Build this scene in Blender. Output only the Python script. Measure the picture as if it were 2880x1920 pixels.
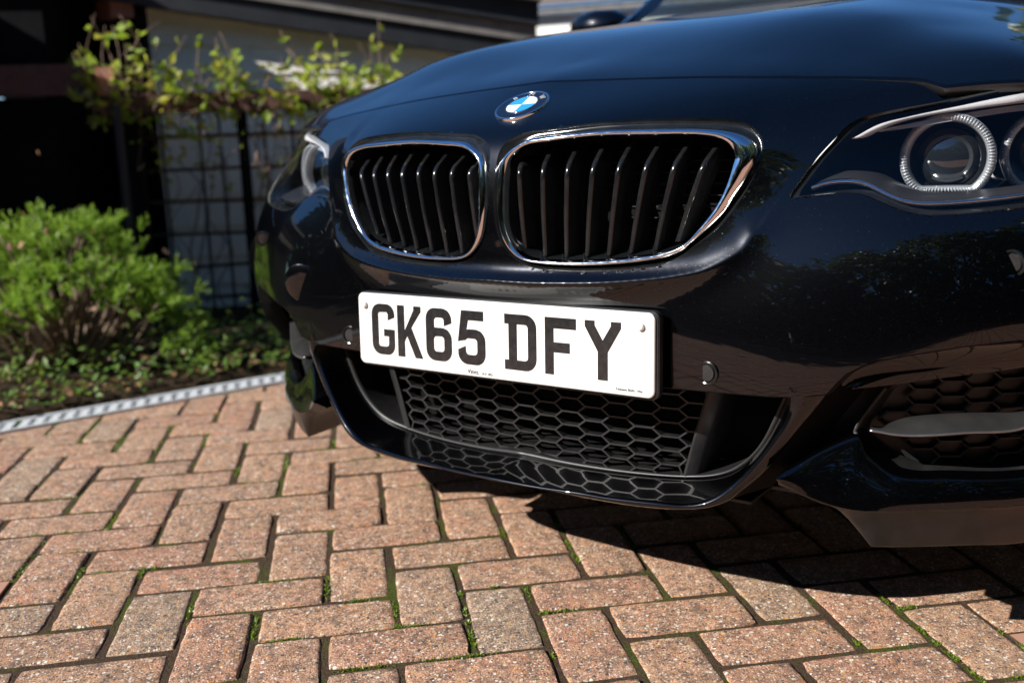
import bpy, bmesh, math, random
import numpy as np
from mathutils import Vector, Matrix

# ------------------------------------------------------------------ camera
scene = bpy.context.scene
for o in list(bpy.data.objects):
    bpy.data.objects.remove(o, do_unlink=True)
CAM_POS = np.array([0.38027, -1.54146, 0.67576])
PITCH, ROLL, YAW = -0.195605, -0.03297, -0.155201
_f = np.array([-math.sin(YAW)*math.cos(PITCH), math.cos(YAW)*math.cos(PITCH), math.sin(PITCH)])
_r0 = np.array([math.cos(YAW), math.sin(YAW), 0.0])
_u0 = np.cross(_r0, _f)
_r = math.cos(ROLL)*_r0 + math.sin(ROLL)*_u0
_u = -math.sin(ROLL)*_r0 + math.cos(ROLL)*_u0
cam_data = bpy.data.cameras.new('camera')
cam_data.sensor_width = 36.0
cam_data.lens = 35.0
cam_data.clip_start = 0.05
cam_data.clip_end = 500.0
cam_data.dof.use_dof = True
cam_data.dof.focus_distance = 1.32
cam_data.dof.aperture_fstop = 3.0
cam_data.dof.aperture_blades = 9
cam = bpy.data.objects.new('camera', cam_data)
scene.collection.objects.link(cam)
cam.matrix_world = Matrix(((_r[0], _u[0], -_f[0], CAM_POS[0]), (_r[1], _u[1], -_f[1], CAM_POS[1]),
                           (_r[2], _u[2], -_f[2], CAM_POS[2]), (0, 0, 0, 1)))
scene.camera = cam

# ------------------------------------------------------------------ light
SUN_DIR = np.array([0.8131, 0.2466, -0.5273])          # the way the light travels
SUN_DIR /= np.linalg.norm(SUN_DIR)
SUN_EL = math.asin(-SUN_DIR[2])
SUN_ROT = math.atan2(-SUN_DIR[0], -SUN_DIR[1])
world = bpy.data.worlds.new('World')
scene.world = world
world.use_nodes = True
wn = world.node_tree
wn.nodes.clear()
sky = wn.nodes.new('ShaderNodeTexSky')
sky.sky_type = 'NISHITA'
sky.sun_disc = False
sky.sun_elevation = SUN_EL
sky.sun_rotation = SUN_ROT
sky.altitude = 1500.0
sky.air_density = 1.0
sky.dust_density = 0.0
sky.ozone_density = 6.0
bg = wn.nodes.new('ShaderNodeBackground')
bg.inputs['Strength'].default_value = 0.075
wo = wn.nodes.new('ShaderNodeOutputWorld')
hs = wn.nodes.new('ShaderNodeHueSaturation')
hs.inputs['Saturation'].default_value = 1.1
wn.links.new(sky.outputs[0], hs.inputs['Color'])
wn.links.new(hs.outputs[0], bg.inputs[0])
wn.links.new(bg.outputs[0], wo.inputs[0])
sun_data = bpy.data.lights.new('sun', 'SUN')
sun_data.energy = 5.0
sun_data.angle = math.radians(0.5)
sun_data.color = (1.0, 0.96, 0.89)
sun = bpy.data.objects.new('sun', sun_data)
scene.collection.objects.link(sun)
sun.rotation_euler = Vector(SUN_DIR.tolist()).to_track_quat('-Z', 'Y').to_euler()
sun.location = (-8, -4, 8)
scene.view_settings.view_transform = 'Standard'
scene.view_settings.look = 'None'
scene.view_settings.gamma = 1.0
scene.view_settings.exposure = 0.85

# ------------------------------------------------------------------ helpers
random.seed(7)
rng = np.random.default_rng(7)
COL = scene.collection

def link(o, parent=None):
    COL.objects.link(o)
    if parent is not None:
        o.parent = parent
    return o

def mesh(name, V, F, mat=None, parent=None, smooth=True, auto=None):
    me = bpy.data.meshes.new(name)
    me.from_pydata([tuple(map(float, v)) for v in V], [], [tuple(map(int, f)) for f in F])
    if mat is not None:
        for m in (mat if isinstance(mat, (list, tuple)) else [mat]):
            me.materials.append(m)
    if smooth:
        me.polygons.foreach_set('use_smooth', [True]*len(me.polygons))
    me.update()
    o = bpy.data.objects.new(name, me)
    link(o, parent)
    if smooth and auto:
        me.set_sharp_from_angle(angle=math.radians(auto))
    return o

def empty(name, loc=(0, 0, 0), parent=None):
    o = bpy.data.objects.new(name, None)
    o.location = loc
    return link(o, parent)

def tag(o, label=None, cat=None, group=None, kind=None):
    if label: o['label'] = label
    if cat: o['category'] = cat
    if group: o['group'] = group
    if kind: o['kind'] = kind
    return o

def cr(P, n, closed=False):
    """smooth curve through the points (centripetal Catmull-Rom), n samples by length"""
    P = np.asarray(P, float)
    if closed:
        Q = np.vstack([P[-1:], P, P[:2]])
    else:
        Q = np.vstack([2*P[:1]-P[1:2], P, 2*P[-1:]-P[-2:-1]])
    out = []
    m = len(Q)-3
    for i in range(m):
        p0, p1, p2, p3 = Q[i:i+4]
        t = [0]
        for a, b in ((p0, p1), (p1, p2), (p2, p3)):
            t.append(t[-1]+max(1e-6, np.linalg.norm(b-a))**.5)
        for u in np.linspace(t[1], t[2], 12, endpoint=False):
            A1 = (t[1]-u)/(t[1]-t[0])*p0+(u-t[0])/(t[1]-t[0])*p1
            A2 = (t[2]-u)/(t[2]-t[1])*p1+(u-t[1])/(t[2]-t[1])*p2
            A3 = (t[3]-u)/(t[3]-t[2])*p2+(u-t[2])/(t[3]-t[2])*p3
            B1 = (t[2]-u)/(t[2]-t[0])*A1+(u-t[0])/(t[2]-t[0])*A2
            B2 = (t[3]-u)/(t[3]-t[1])*A2+(u-t[1])/(t[3]-t[1])*A3
            out.append((t[2]-u)/(t[2]-t[1])*B1+(u-t[1])/(t[2]-t[1])*B2)
    out.append(Q[-2])
    return rs(np.array(out), n, closed)

def rs(P, n, closed=False):
    P = np.asarray(P, float)
    s = np.r_[0, np.cumsum(np.linalg.norm(np.diff(P, axis=0), axis=1))]
    t = np.linspace(0, s[-1], n, endpoint=not closed)
    return np.stack([np.interp(t, s, P[:, k]) for k in range(P.shape[1])], 1)

def loft(rows, closed=False):
    """quads between rows (each n x 3)"""
    n = len(rows[0]); V = np.vstack(rows); F = []
    m = n if closed else n-1
    for r in range(len(rows)-1):
        for i in range(m):
            j = (i+1) % n
            F.append((r*n+i, r*n+j, (r+1)*n+j, (r+1)*n+i))
    return V, F

def tube(P, r, k=8, cap=True):
    P = np.asarray(P, float); n = len(P)
    r = np.full(n, r) if np.isscalar(r) else np.asarray(r)
    T = np.gradient(P, axis=0); T /= np.linalg.norm(T, axis=1)[:, None]+1e-9
    ref = np.array([0, 0, 1.0]) if abs(T[0, 2]) < .9 else np.array([1.0, 0, 0])
    V = []
    for i in range(n):
        a = np.cross(T[i], ref); a /= np.linalg.norm(a)+1e-9
        b = np.cross(T[i], a); ref = np.cross(a, T[i])
        for j in range(k):
            t = 2*math.pi*j/k
            V.append(P[i]+r[i]*(math.cos(t)*a+math.sin(t)*b))
    F = [(i*k+j, i*k+(j+1) % k, (i+1)*k+(j+1) % k, (i+1)*k+j) for i in range(n-1) for j in range(k)]
    if cap:
        F += [tuple(range(k))[::-1], tuple((n-1)*k+j for j in range(k))]
    return V, F

def join(parts):
    V, F, b = [], [], 0
    for v, f in parts:
        V += [tuple(x) for x in v]; F += [tuple(i+b for i in q) for q in f]; b += len(v)
    return V, F

def box(x0, x1, y0, y1, z0, z1):
    V = [(x, y, z) for x in (x0, x1) for y in (y0, y1) for z in (z0, z1)]
    return V, [(0, 1, 3, 2), (4, 6, 7, 5), (0, 4, 5, 1), (2, 3, 7, 6), (0, 2, 6, 4), (1, 5, 7, 3)]

def mir(P):
    P = np.array(P, float); P[..., 0] *= -1
    return P

def flip(VF):
    return VF[0], [tuple(f)[::-1] for f in VF[1]]

class RBF:
    """thin plate surface w(a, b) through control points"""
    def __init__(s, C, sym=True, lam=1e-6):
        C = np.array(C, float)
        if sym:
            M = C[C[:, 0] > 1e-4].copy(); M[:, 0] *= -1
            C = np.vstack([C, M])
        s.P = C[:, :2]; n = len(C)
        K = s.k(s.P[:, None]-s.P[None])+lam*np.eye(n)
        T = np.c_[np.ones(n), s.P]
        A = np.zeros((n+3, n+3)); A[:n, :n] = K; A[:n, n:] = T; A[n:, :n] = T.T
        s.w = np.linalg.solve(A, np.r_[C[:, 2], 0, 0, 0]); s.n = n
    @staticmethod
    def k(d):
        r2 = (d**2).sum(-1)+1e-14
        return .5*r2*np.log(r2)
    def __call__(s, a, b):
        a, b = np.broadcast_arrays(np.asarray(a, float), np.asarray(b, float))
        q = np.stack([a.ravel(), b.ravel()], 1); out = np.empty(len(q))
        for i in range(0, len(q), 8000):
            c = q[i:i+8000]
            out[i:i+8000] = s.k(c[:, None]-s.P[None])@s.w[:s.n]+s.w[s.n]+c@s.w[s.n+1:]
        return out.reshape(a.shape)

def near_poly(q, P):
    """nearest point on a closed polygon, and inside flag"""
    A = P; B = np.roll(P, -1, 0); d = B-A
    near = np.empty_like(q); dist = np.empty(len(q)); ins = np.zeros(len(q), bool)
    for i in range(0, len(q), 4000):
        c = q[i:i+4000]
        w = c[:, None]-A[None]
        t = np.clip((w*d).sum(-1)/((d*d).sum(-1)+1e-15), 0, 1)
        pt = A[None]+t[..., None]*d
        D = np.linalg.norm(c[:, None]-pt, axis=-1); k = D.argmin(1); r = np.arange(len(c))
        near[i:i+4000] = pt[r, k]; dist[i:i+4000] = D[r, k]
        y = c[:, 1:2]; x = c[:, 0:1]
        cross = ((A[:, 1] > y) != (B[:, 1] > y)) & (x < (B[:, 0]-A[:, 0])*(y-A[:, 1])/(B[:, 1]-A[:, 1]+1e-15)+A[:, 0])
        ins[i:i+4000] = cross.sum(1) % 2 == 1
    return near, dist, ins

def holed(avals, lo, hi, nb, holes, fn, bpow=None):
    """sheet over (a, b) with clean openings; fn maps (a, b) arrays to xyz"""
    na = len(avals)
    t = np.linspace(0, 1, nb) if bpow is None else bpow(np.linspace(0, 1, nb))
    L, H = lo(avals), hi(avals)
    A = np.repeat(avals[:, None], nb, 1); B = L[:, None]+(H-L)[:, None]*t[None]
    q = np.stack([A.ravel(), B.ravel()], 1)
    cell = np.zeros((na, nb))
    da = np.gradient(avals); cell[:] = da[:, None]
    cell = np.maximum(cell, np.abs(np.gradient(B, axis=1))).ravel()
    state = np.zeros(len(q), int)          # 0 out, 1 on, 2 in
    for P in holes:
        P = np.asarray(P, float)
        m = (q[:, 0] > P[:, 0].min()-.02) & (q[:, 0] < P[:, 0].max()+.02) & (q[:, 1] > P[:, 1].min()-.02) & (q[:, 1] < P[:, 1].max()+.02)
        idx = np.where(m)[0]
        nr, d, ins = near_poly(q[idx], P)
        on = d < .52*cell[idx]
        q[idx[on]] = nr[on]
        state[idx[ins & ~on]] = 2
        state[idx[on]] = np.maximum(state[idx[on]], 1)
    X = fn(q[:, 0], q[:, 1])
    F = []
    for i in range(na-1):
        for j in range(nb-1):
            f = [i*nb+j, (i+1)*nb+j, (i+1)*nb+j+1, i*nb+j+1]
            s = [state[k] for k in f]
            n2 = s.count(2)
            if n2 == 0:
                if s.count(1) == 4:
                    c = q[f].mean(0)[None]
                    if any(near_poly(c, np.asarray(P, float))[2][0] for P in holes):
                        continue
                elif s.count(1) == 3:
                    pass
                F.append(tuple(f))
            elif n2 == 1:
                k = s.index(2)
                if s[(k+1) % 4] == 1 and s[(k-1) % 4] == 1 and s[(k+2) % 4] == 0:
                    F.append(tuple(f[(k+o) % 4] for o in (1, 2, 3)))
    used = np.unique(np.array([v for f in F for v in f]))
    mp = -np.ones(len(X), int); mp[used] = np.arange(len(used))
    return X[used], [tuple(mp[list(f)]) for f in F]

# ------------------------------------------------------------------ materials
class N:
    def __init__(s, name):
        s.m = bpy.data.materials.new(name); s.m.use_nodes = True
        s.t = s.m.node_tree; s.t.nodes.clear()
        s.out = s.t.nodes.new('ShaderNodeOutputMaterial')
    def n(s, typ, **kw):
        x = s.t.nodes.new('ShaderNode'+typ)
        for k, v in kw.items():
            if k in x.inputs.keys() if isinstance(k, str) else False:
                x.inputs[k].default_value = v
            else:
                setattr(x, k, v)
        return x
    def l(s, a, b): s.t.links.new(a, b)
    def p(s, **kw):
        x = s.t.nodes.new('ShaderNodeBsdfPrincipled')
        for k, v in kw.items():
            x.inputs[k.replace('_', ' ')].default_value = v
        s.l(x.outputs[0], s.out.inputs[0])
        return x
    def noise(s, scale, detail=3, rough=.55, vec=None):
        x = s.t.nodes.new('ShaderNodeTexNoise')
        x.inputs['Scale'].default_value = scale; x.inputs['Detail'].default_value = detail
        x.inputs['Roughness'].default_value = rough
        if vec is not None: s.l(vec, x.inputs['Vector'])
        return x
    def voro(s, scale, vec=None, feature='F1', rnd=1.0):
        x = s.t.nodes.new('ShaderNodeTexVoronoi'); x.feature = feature
        x.inputs['Scale'].default_value = scale; x.inputs['Randomness'].default_value = rnd
        if vec is not None: s.l(vec, x.inputs['Vector'])
        return x
    def ramp(s, fac, stops, interp='LINEAR'):
        x = s.t.nodes.new('ShaderNodeValToRGB'); x.color_ramp.interpolation = interp
        e = x.color_ramp.elements
        while len(e) < len(stops): e.new(.5)
        for k, (pos, c) in zip(e, stops):
            k.position = pos; k.color = (c, c, c, 1) if np.isscalar(c) else (*c, 1)
        s.l(fac, x.inputs[0]); return x.outputs[0]
    def mix(s, fac, a, b, blend='MIX'):
        x = s.t.nodes.new('ShaderNodeMix'); x.data_type = 'RGBA'; x.blend_type = blend
        for sock, v in ((x.inputs[0], fac), (x.inputs[6], a), (x.inputs[7], b)):
            if hasattr(v, 'node'): s.l(v, sock)
            elif np.isscalar(v): sock.default_value = v
            else: sock.default_value = (*v, 1)
        return x.outputs[2]
    def math(s, op, a, b=0.0):
        x = s.t.nodes.new('ShaderNodeMath'); x.operation = op
        for sock, v in ((x.inputs[0], a), (x.inputs[1], b)):
            if hasattr(v, 'node'): s.l(v, sock)
            else: sock.default_value = v
        return x.outputs[0]
    def bump(s, h, strength=.3, dist=.002, normal=None):
        x = s.t.nodes.new('ShaderNodeBump'); x.inputs['Strength'].default_value = strength
        x.inputs['Distance'].default_value = dist; s.l(h, x.inputs['Height'])
        if normal is not None: s.l(normal, x.inputs['Normal'])
        return x.outputs[0]
    def obj(s): return s.t.nodes.new('ShaderNodeTexCoord').outputs['Object']

def simple(name, col, rough=.5, metal=0.0, coat=0.0, spec=.5, noise=None, bump=None):
    k = N(name); p = k.p(Base_Color=(*col, 1), Roughness=rough, Metallic=metal, Coat_Weight=coat, Coat_Roughness=.03, Specular_IOR_Level=spec)
    if noise:
        sc, amt = noise
        f = k.noise(sc, 4, vec=k.obj()).outputs[0]
        dark = tuple(c*(1-amt) for c in col); lite = tuple(min(1, c*(1+amt)) for c in col)
        k.l(k.mix(k.ramp(f, [(.3, 0.0), (.7, 1.0)]), dark, lite), p.inputs['Base Color'])
    if bump:
        sc, st, ds = bump
        k.l(k.bump(k.noise(sc, 4, vec=k.obj()).outputs[0], st, ds), p.inputs['Normal'])
    return k.m

# car paint: black with fine metal flake under clear coat, a little dust
def paint(name, dust=.5):
    k = N(name); oc = k.obj()
    p = k.p(Base_Color=(.002, .003, .006, 1), Metallic=.75, Roughness=.28, Coat_Weight=1.0, Coat_Roughness=.012, Coat_IOR=1.52, Specular_IOR_Level=.3)
    fl = k.voro(1500, oc)
    flake = k.ramp(fl.outputs['Color'], [(0.0, (.0006, .0008, .0018)), (.84, (.0012, .0016, .0032)), (.96, (.010, .012, .018)), (1.0, (.11, .12, .14))])
    sp = k.voro(420, oc)
    big = k.noise(9, 3, vec=oc).outputs[0]
    near = k.math('LESS_THAN', sp.outputs['Distance'], .16)
    pick = k.t.nodes.new('ShaderNodeSeparateColor'); k.l(sp.outputs['Color'], pick.inputs[0])
    some = k.math('GREATER_THAN', pick.outputs[0], .93)
    mask = k.math('MULTIPLY', k.math('MULTIPLY', near, some), k.ramp(big, [(.40, 0.05), (.75, dust)]))
    film = k.math('MULTIPLY', k.ramp(k.noise(3.5, 5, vec=oc).outputs[0], [(.35, 0.0), (.75, 1.0)]), .003)
    d = k.math('ADD', mask, film)
    k.l(k.mix(d, flake, (.34, .33, .31)), p.inputs['Base Color'])
    k.l(k.math('SUBTRACT', 1.0, mask), p.inputs['Coat Weight'])
    k.l(k.ramp(k.noise(60, 4, vec=oc).outputs[0], [(.3, .008), (.8, .022)]), p.inputs['Coat Roughness'])
    return k.m
M_paint = paint('black_paint', .4)
M_paint_low = paint('black_paint_dusty', .9)

def plastic(name, col=(.012, .012, .013), rough=.42, dust=.05, spec=.5):
    k = N(name); oc = k.obj()
    p = k.p(Roughness=rough, Specular_IOR_Level=spec)
    f = k.math('MULTIPLY', k.ramp(k.noise(30, 6, .7, vec=oc).outputs[0], [(.42, 0.0), (.75, 1.0)]), dust)
    k.l(k.mix(f, col, (.30, .28, .26)), p.inputs['Base Color'])
    k.l(k.bump(k.noise(900, 2, vec=oc).outputs[0], .12, .0004), p.inputs['Normal'])
    return k.m
M_plastic = plastic('black_plastic')
M_plastic_gloss = plastic('gloss_black_plastic', (.006, .007, .008), .16, .03)
M_plastic_grey = plastic('weathered_black_plastic', (.009, .009, .0095), .45, .04)
M_flap = plastic('dusty_black_plastic', (.005, .005, .006), .32, .035)
M_void = simple('dark_cavity', (.004, .004, .004), .9, spec=.1)
def chrome():
    k = N('chrome'); oc = k.obj()
    p = k.p(Base_Color=(.86, .87, .89, 1), Metallic=1.0, Roughness=.06)
    k.l(k.ramp(k.noise(140, 5, .7, vec=oc).outputs[0], [(.4, .045), (.75, .16)]), p.inputs['Roughness'])
    return k.m
M_chrome = chrome()
M_satin = simple('satin_silver', (.36, .36, .37), .3, .9, noise=(60, .12))
M_silver = simple('silver_paint', (.60, .60, .62), .35, .35, noise=(300, .08))
M_blade = simple('dark_satin_metal', (.055, .054, .053), .30, .6, noise=(45, .15))
M_rubber = simple('rubber', (.01, .01, .01), .7)

def plate_white():
    k = N('plate_white'); oc = k.obj()
    p = k.p(Base_Color=(.74, .73, .70, 1), Roughness=.32, Coat_Weight=.25, Coat_Roughness=.12, Specular_IOR_Level=.4)
    f = k.ramp(k.noise(26, 5, .6, vec=oc).outputs[0], [(.3, (.63, .62, .595)), (.7, (.69, .685, .665))])
    k.l(f, p.inputs['Base Color'])
    return k.m
M_plate = plate_white()
M_char = simple('plate_black', (.012, .012, .013), .28, coat=.4, noise=(120, .5))
M_bolt = simple('white_cap', (.72, .71, .68), .35)
M_blue = simple('emblem_blue', (.025, .30, .70), .3, coat=1)
M_ewhite = simple('emblem_white', (.80, .80, .80), .3, coat=1)
M_eblack = simple('emblem_black', (.004, .004, .005), .15, coat=1)

def lensmat(name, tint=(1, 1, 1), ior=1.47):
    k = N(name); lw = k.t.nodes.new('ShaderNodeLayerWeight'); lw.inputs[0].default_value = .5
    fr = k.math('ADD', .04, k.math('MULTIPLY', k.math('POWER', lw.outputs['Facing'], 5.0), .90)).node
    tr = k.t.nodes.new('ShaderNodeBsdfTransparent'); tr.inputs[0].default_value = (*tint, 1)
    gl = k.t.nodes.new('ShaderNodeBsdfGlossy'); gl.inputs['Roughness'].default_value = .008
    mx = k.t.nodes.new('ShaderNodeMixShader')
    k.l(fr.outputs[0], mx.inputs[0]); k.l(tr.outputs[0], mx.inputs[1]); k.l(gl.outputs[0], mx.inputs[2])
    k.l(mx.outputs[0], k.out.inputs[0]); return k.m
M_lens = lensmat('clear_lens', (.93, .94, .95))
M_glass = lensmat('windscreen_glass', (.55, .62, .58))
M_floor = simple('dark_satin', (.12, .12, .125), .3, .8)
def ribbed():
    k = N('ribbed_clear'); oc = k.obj()
    p = k.p(Base_Color=(.40, .42, .44, 1), Roughness=.16, Metallic=.3, Coat_Weight=.8)
    k.l(k.bump(k.noise(260, 3, vec=oc).outputs[0], .25, .001), p.inputs['Normal'])
    return k.m
M_rib = ribbed()

def brick_mat():
    k = N('brick'); oc = k.obj()
    oi = k.t.nodes.new('ShaderNodeObjectInfo')
    off = k.t.nodes.new('ShaderNodeVectorMath'); off.operation = 'ADD'
    k.l(oc, off.inputs[0]); k.l(oi.outputs['Location'], off.inputs[1]); v = off.outputs[0]
    tone = k.ramp(oi.outputs['Random'], [(0.0, (.47, .225, .150)), (.30, (.54, .282, .185)), (.55, (.45, .25, .170)), (.78, (.55, .30, .19)), (.92, (.45, .28, .195)), (1.0, (.40, .285, .21))])
    blot = k.ramp(k.noise(16, 5, .6, vec=v).outputs[0], [(.30, 0.0), (.70, 1.0)])
    c1 = k.mix(k.math('MULTIPLY', blot, .55), tone, (.40, .30, .215))
    grime = k.ramp(k.noise(30, 7, .75, vec=v).outputs[0], [(.46, 0.0), (.66, 1.0)])
    c2 = k.mix(k.math('MULTIPLY', grime, .80), c1, (.115, .090, .075))
    mott = k.noise(75, 5, .7, vec=v)
    c2 = k.mix(.8, c2, k.ramp(mott.outputs[0], [(.32, (.42, .42, .43)), (.50, (1.0, 1.0, 1.0)), (.70, (1.45, 1.42, 1.36))]), 'MULTIPLY')
    # sandy grain
    g = k.noise(420, 3, .7, vec=v)
    c3 = k.mix(.9, c2, k.ramp(g.outputs[0], [(.30, (.18, .18, .18)), (.50, (1.0, 1.0, 1.0)), (.70, (2.0, 1.95, 1.8))]), 'MULTIPLY')
    # small stones in the face
    def stones(scale, thr, cut, stops, base):
        vo = k.voro(scale, v)
        s = k.t.nodes.new('ShaderNodeSeparateColor'); k.l(vo.outputs['Color'], s.inputs[0])
        m = k.math('MULTIPLY', k.math('LESS_THAN', vo.outputs['Distance'], thr), k.math('GREATER_THAN', s.outputs[0], cut))
        return k.mix(m, base, k.ramp(s.outputs[1], stops, 'CONSTANT')), m
    st = [(0.0, (.66, .54, .40)), (.22, (.58, .36, .15)), (.38, (.085, .075, .07)), (.58, (.76, .71, .62)), (.76, (.14, .11, .095)), (.88, (.62, .25, .07))]
    c4, m1 = stones(270, .40, .46, st, c3)
    c5, m2 = stones(125, .34, .70, st, c4)
    p = k.p(Roughness=.86, Specular_IOR_Level=.25)
    k.l(c5, p.inputs['Base Color'])
    b1 = k.bump(g.outputs[0], 1.0, .0032)
    b2 = k.bump(k.noise(110, 5, .7, vec=v).outputs[0], .6, .004, b1)
    k.l(b2, p.inputs['Normal'])
    return k.m
M_brick = brick_mat()

def bed_mat():
    k = N('sandy_bed'); oc = k.obj()
    f = k.noise(7, 5, .6, vec=oc).outputs[0]
    c = k.mix(k.ramp(f, [(.50, 0.0), (.62, 1.0)]), (.075, .050, .033), (.07, .085, .018))
    c = k.mix(.6, c, k.ramp(k.noise(300, 3, .7, vec=oc).outputs[0], [(.3, .35), (.7, 1.6)]), 'MULTIPLY')
    p = k.p(Roughness=.95, Specular_IOR_Level=.1); k.l(c, p.inputs['Base Color'])
    k.l(k.bump(k.noise(160, 5, .7, vec=oc).outputs[0], 1.0, .008), p.inputs['Normal'])
    return k.m
M_bed = bed_mat()
def paving_mat():
    """paving too far off to pick the bricks apart"""
    k = N('far_paving'); oc = k.obj()
    b = k.t.nodes.new('ShaderNodeTexBrick')
    b.inputs['Scale'].default_value = 1.0
    b.inputs['Brick Width'].default_value = .204; b.inputs['Row Height'].default_value = .102; b.inputs['Mortar Size'].default_value = .004
    b.inputs['Color1'].default_value = (.42, .20, .135, 1); b.inputs['Color2'].default_value = (.36, .225, .16, 1); b.inputs['Mortar'].default_value = (.05, .04, .028, 1)
    k.l(oc, b.inputs['Vector'])
    p = k.p(Roughness=.9, Specular_IOR_Level=.2); k.l(b.outputs['Color'], p.inputs['Base Color'])
    return k.m
M_paving = paving_mat()
def soil_mat():
    k = N('soil'); oc = k.obj()
    c = k.ramp(k.noise(40, 6, .7, vec=oc).outputs[0], [(.3, (.018, .012, .008)), (.6, (.06, .04, .025)), (.8, (.11, .075, .045))])
    p = k.p(Roughness=.95, Specular_IOR_Level=.1); k.l(c, p.inputs['Base Color'])
    k.l(k.bump(k.noise(60, 6, .7, vec=oc).outputs[0], 1.0, .02), p.inputs['Normal']); return k.m
M_soil = soil_mat()
def leafmat(name, cols, trans=.35):
    k = N(name); oi = k.t.nodes.new('ShaderNodeObjectInfo')
    ge = k.t.nodes.new('ShaderNodeNewGeometry')
    c = k.ramp(ge.outputs['Random Per Island'], [(i/(len(cols)-1), q) for i, q in enumerate(cols)])
    p = k.t.nodes.new('ShaderNodeBsdfPrincipled'); p.inputs['Roughness'].default_value = .42
    k.l(c, p.inputs['Base Color'])
    tr = k.t.nodes.new('ShaderNodeBsdfTranslucent'); k.l(k.mix(.5, c, (.35, .45, .05), 'ADD'), tr.inputs[0])
    mx = k.t.nodes.new('ShaderNodeMixShader'); mx.inputs[0].default_value = trans
    k.l(p.outputs[0], mx.inputs[1]); k.l(tr.outputs[0], mx.inputs[2]); k.l(mx.outputs[0], k.out.inputs[0]); return k.m
M_vine = leafmat('vine_leaf', [(.15, .25, .02), (.26, .36, .03), (.20, .31, .03), (.42, .40, .04), (.30, .40, .08), (.45, .30, .04)], .45)
M_conifer = leafmat('conifer_leaf', [(.10, .20, .02), (.17, .30, .03), (.22, .37, .035), (.13, .24, .025), (.28, .40, .06)], .38)
M_ivy = leafmat('ground_leaf', [(.05, .11, .016), (.08, .17, .025), (.12, .20, .04), (.18, .24, .09), (.06, .12, .02)], .3)
M_dead = leafmat('dead_leaf', [(.24, .11, .045), (.30, .17, .09), (.16, .08, .04), (.34, .22, .13)], .15)
M_tree = leafmat('tree_leaf', [(.022, .045, .010), (.035, .065, .012), (.05, .085, .015), (.03, .055, .012), (.10, .09, .015)], .2)
M_moss = leafmat('moss_leaf', [(.06, .10, .010), (.11, .17, .012), (.17, .24, .02), (.07, .09, .012)], .2)
M_bark = simple('bark', (.16, .115, .085), .9, noise=(40, .4), bump=(60, .6, .01))
M_twig = simple('twig', (.20, .14, .10), .85, noise=(60, .35))
M_stem = simple('dry_stem', (.22, .145, .105), .85, noise=(30, .3))
M_wall = simple('painted_board_wall', (.88, .85, .78), .75, noise=(6, .10))
M_white = simple('white_render', (.90, .87, .81), .8, noise=(5, .06))
M_slate = simple('dark_slate', (.030, .031, .036), .55, noise=(8, .3))
M_fascia = simple('dark_fascia', (.022, .024, .030), .45, noise=(12, .25))
M_fascia_g = simple('grey_fascia', (.20, .185, .175), .6, noise=(12, .25))
M_timber = simple('dark_timber', (.020, .014, .012), .7, noise=(25, .35))
M_brown = simple('brown_timber', (.075, .030, .024), .6, noise=(25, .3))
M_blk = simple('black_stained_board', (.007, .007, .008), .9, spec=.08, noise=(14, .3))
M_gable_shade = simple('shaded_gable_board', (.045, .055, .075), .8, noise=(9, .15))  # blue-grey shade on the pale building's gable, put into the colour
M_galv = simple('galvanised_steel', (.62, .64, .66), .45, .15, noise=(70, .18))
M_terra = simple('terracotta', (.40, .18, .13), .75, noise=(40, .2))
M_tile = simple('roof_tile', (.12, .10, .095), .85, noise=(20, .4))
M_tyre = simple('tyre', (.012, .012, .012), .8, bump=(200, .3, .002))
M_rim = simple('alloy', (.30, .30, .31), .3, .9)

# ------------------------------------------------------------------ ground
S = 0.102
ground = mesh('ground', [(-60, -60, -.03), (60, -60, -.03), (60, 60, -.03), (-60, 60, -.03)], [(0, 1, 2, 3)], M_soil, smooth=False)
tag(ground, kind='structure')

DR_A, DR_B = np.array([-.545, 1.11]), np.array([.05, 1.43])      # line of the drain channel
DR_T = (DR_B-DR_A)/np.linalg.norm(DR_B-DR_A); DR_N = np.array([-DR_T[1], DR_T[0]])
def side(x, y):                                                   # >0 beyond the drain
    return float((np.array([x, y])-DR_A)@DR_N)

def clip_half(poly, off):
    """keep the part of a polygon on the driveway side of the drain"""
    out = []
    for i in range(len(poly)):
        a, b = poly[i], poly[(i+1) % len(poly)]
        sa, sb = side(*a)-off, side(*b)-off
        if sa <= 0: out.append(a)
        if sa*sb < 0:
            t = sa/(sa-sb); out.append((a[0]+t*(b[0]-a[0]), a[1]+t*(b[1]-a[1])))
    return out

drive_poly = clip_half([(-14, -14), (14, -14), (14, 14), (-14, 14)], -.055)
driveway = mesh('driveway', [(x, y, -.0028) for x, y in drive_poly], [tuple(range(len(drive_poly)))], M_bed, smooth=False)
tag(driveway, kind='structure')

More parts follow.
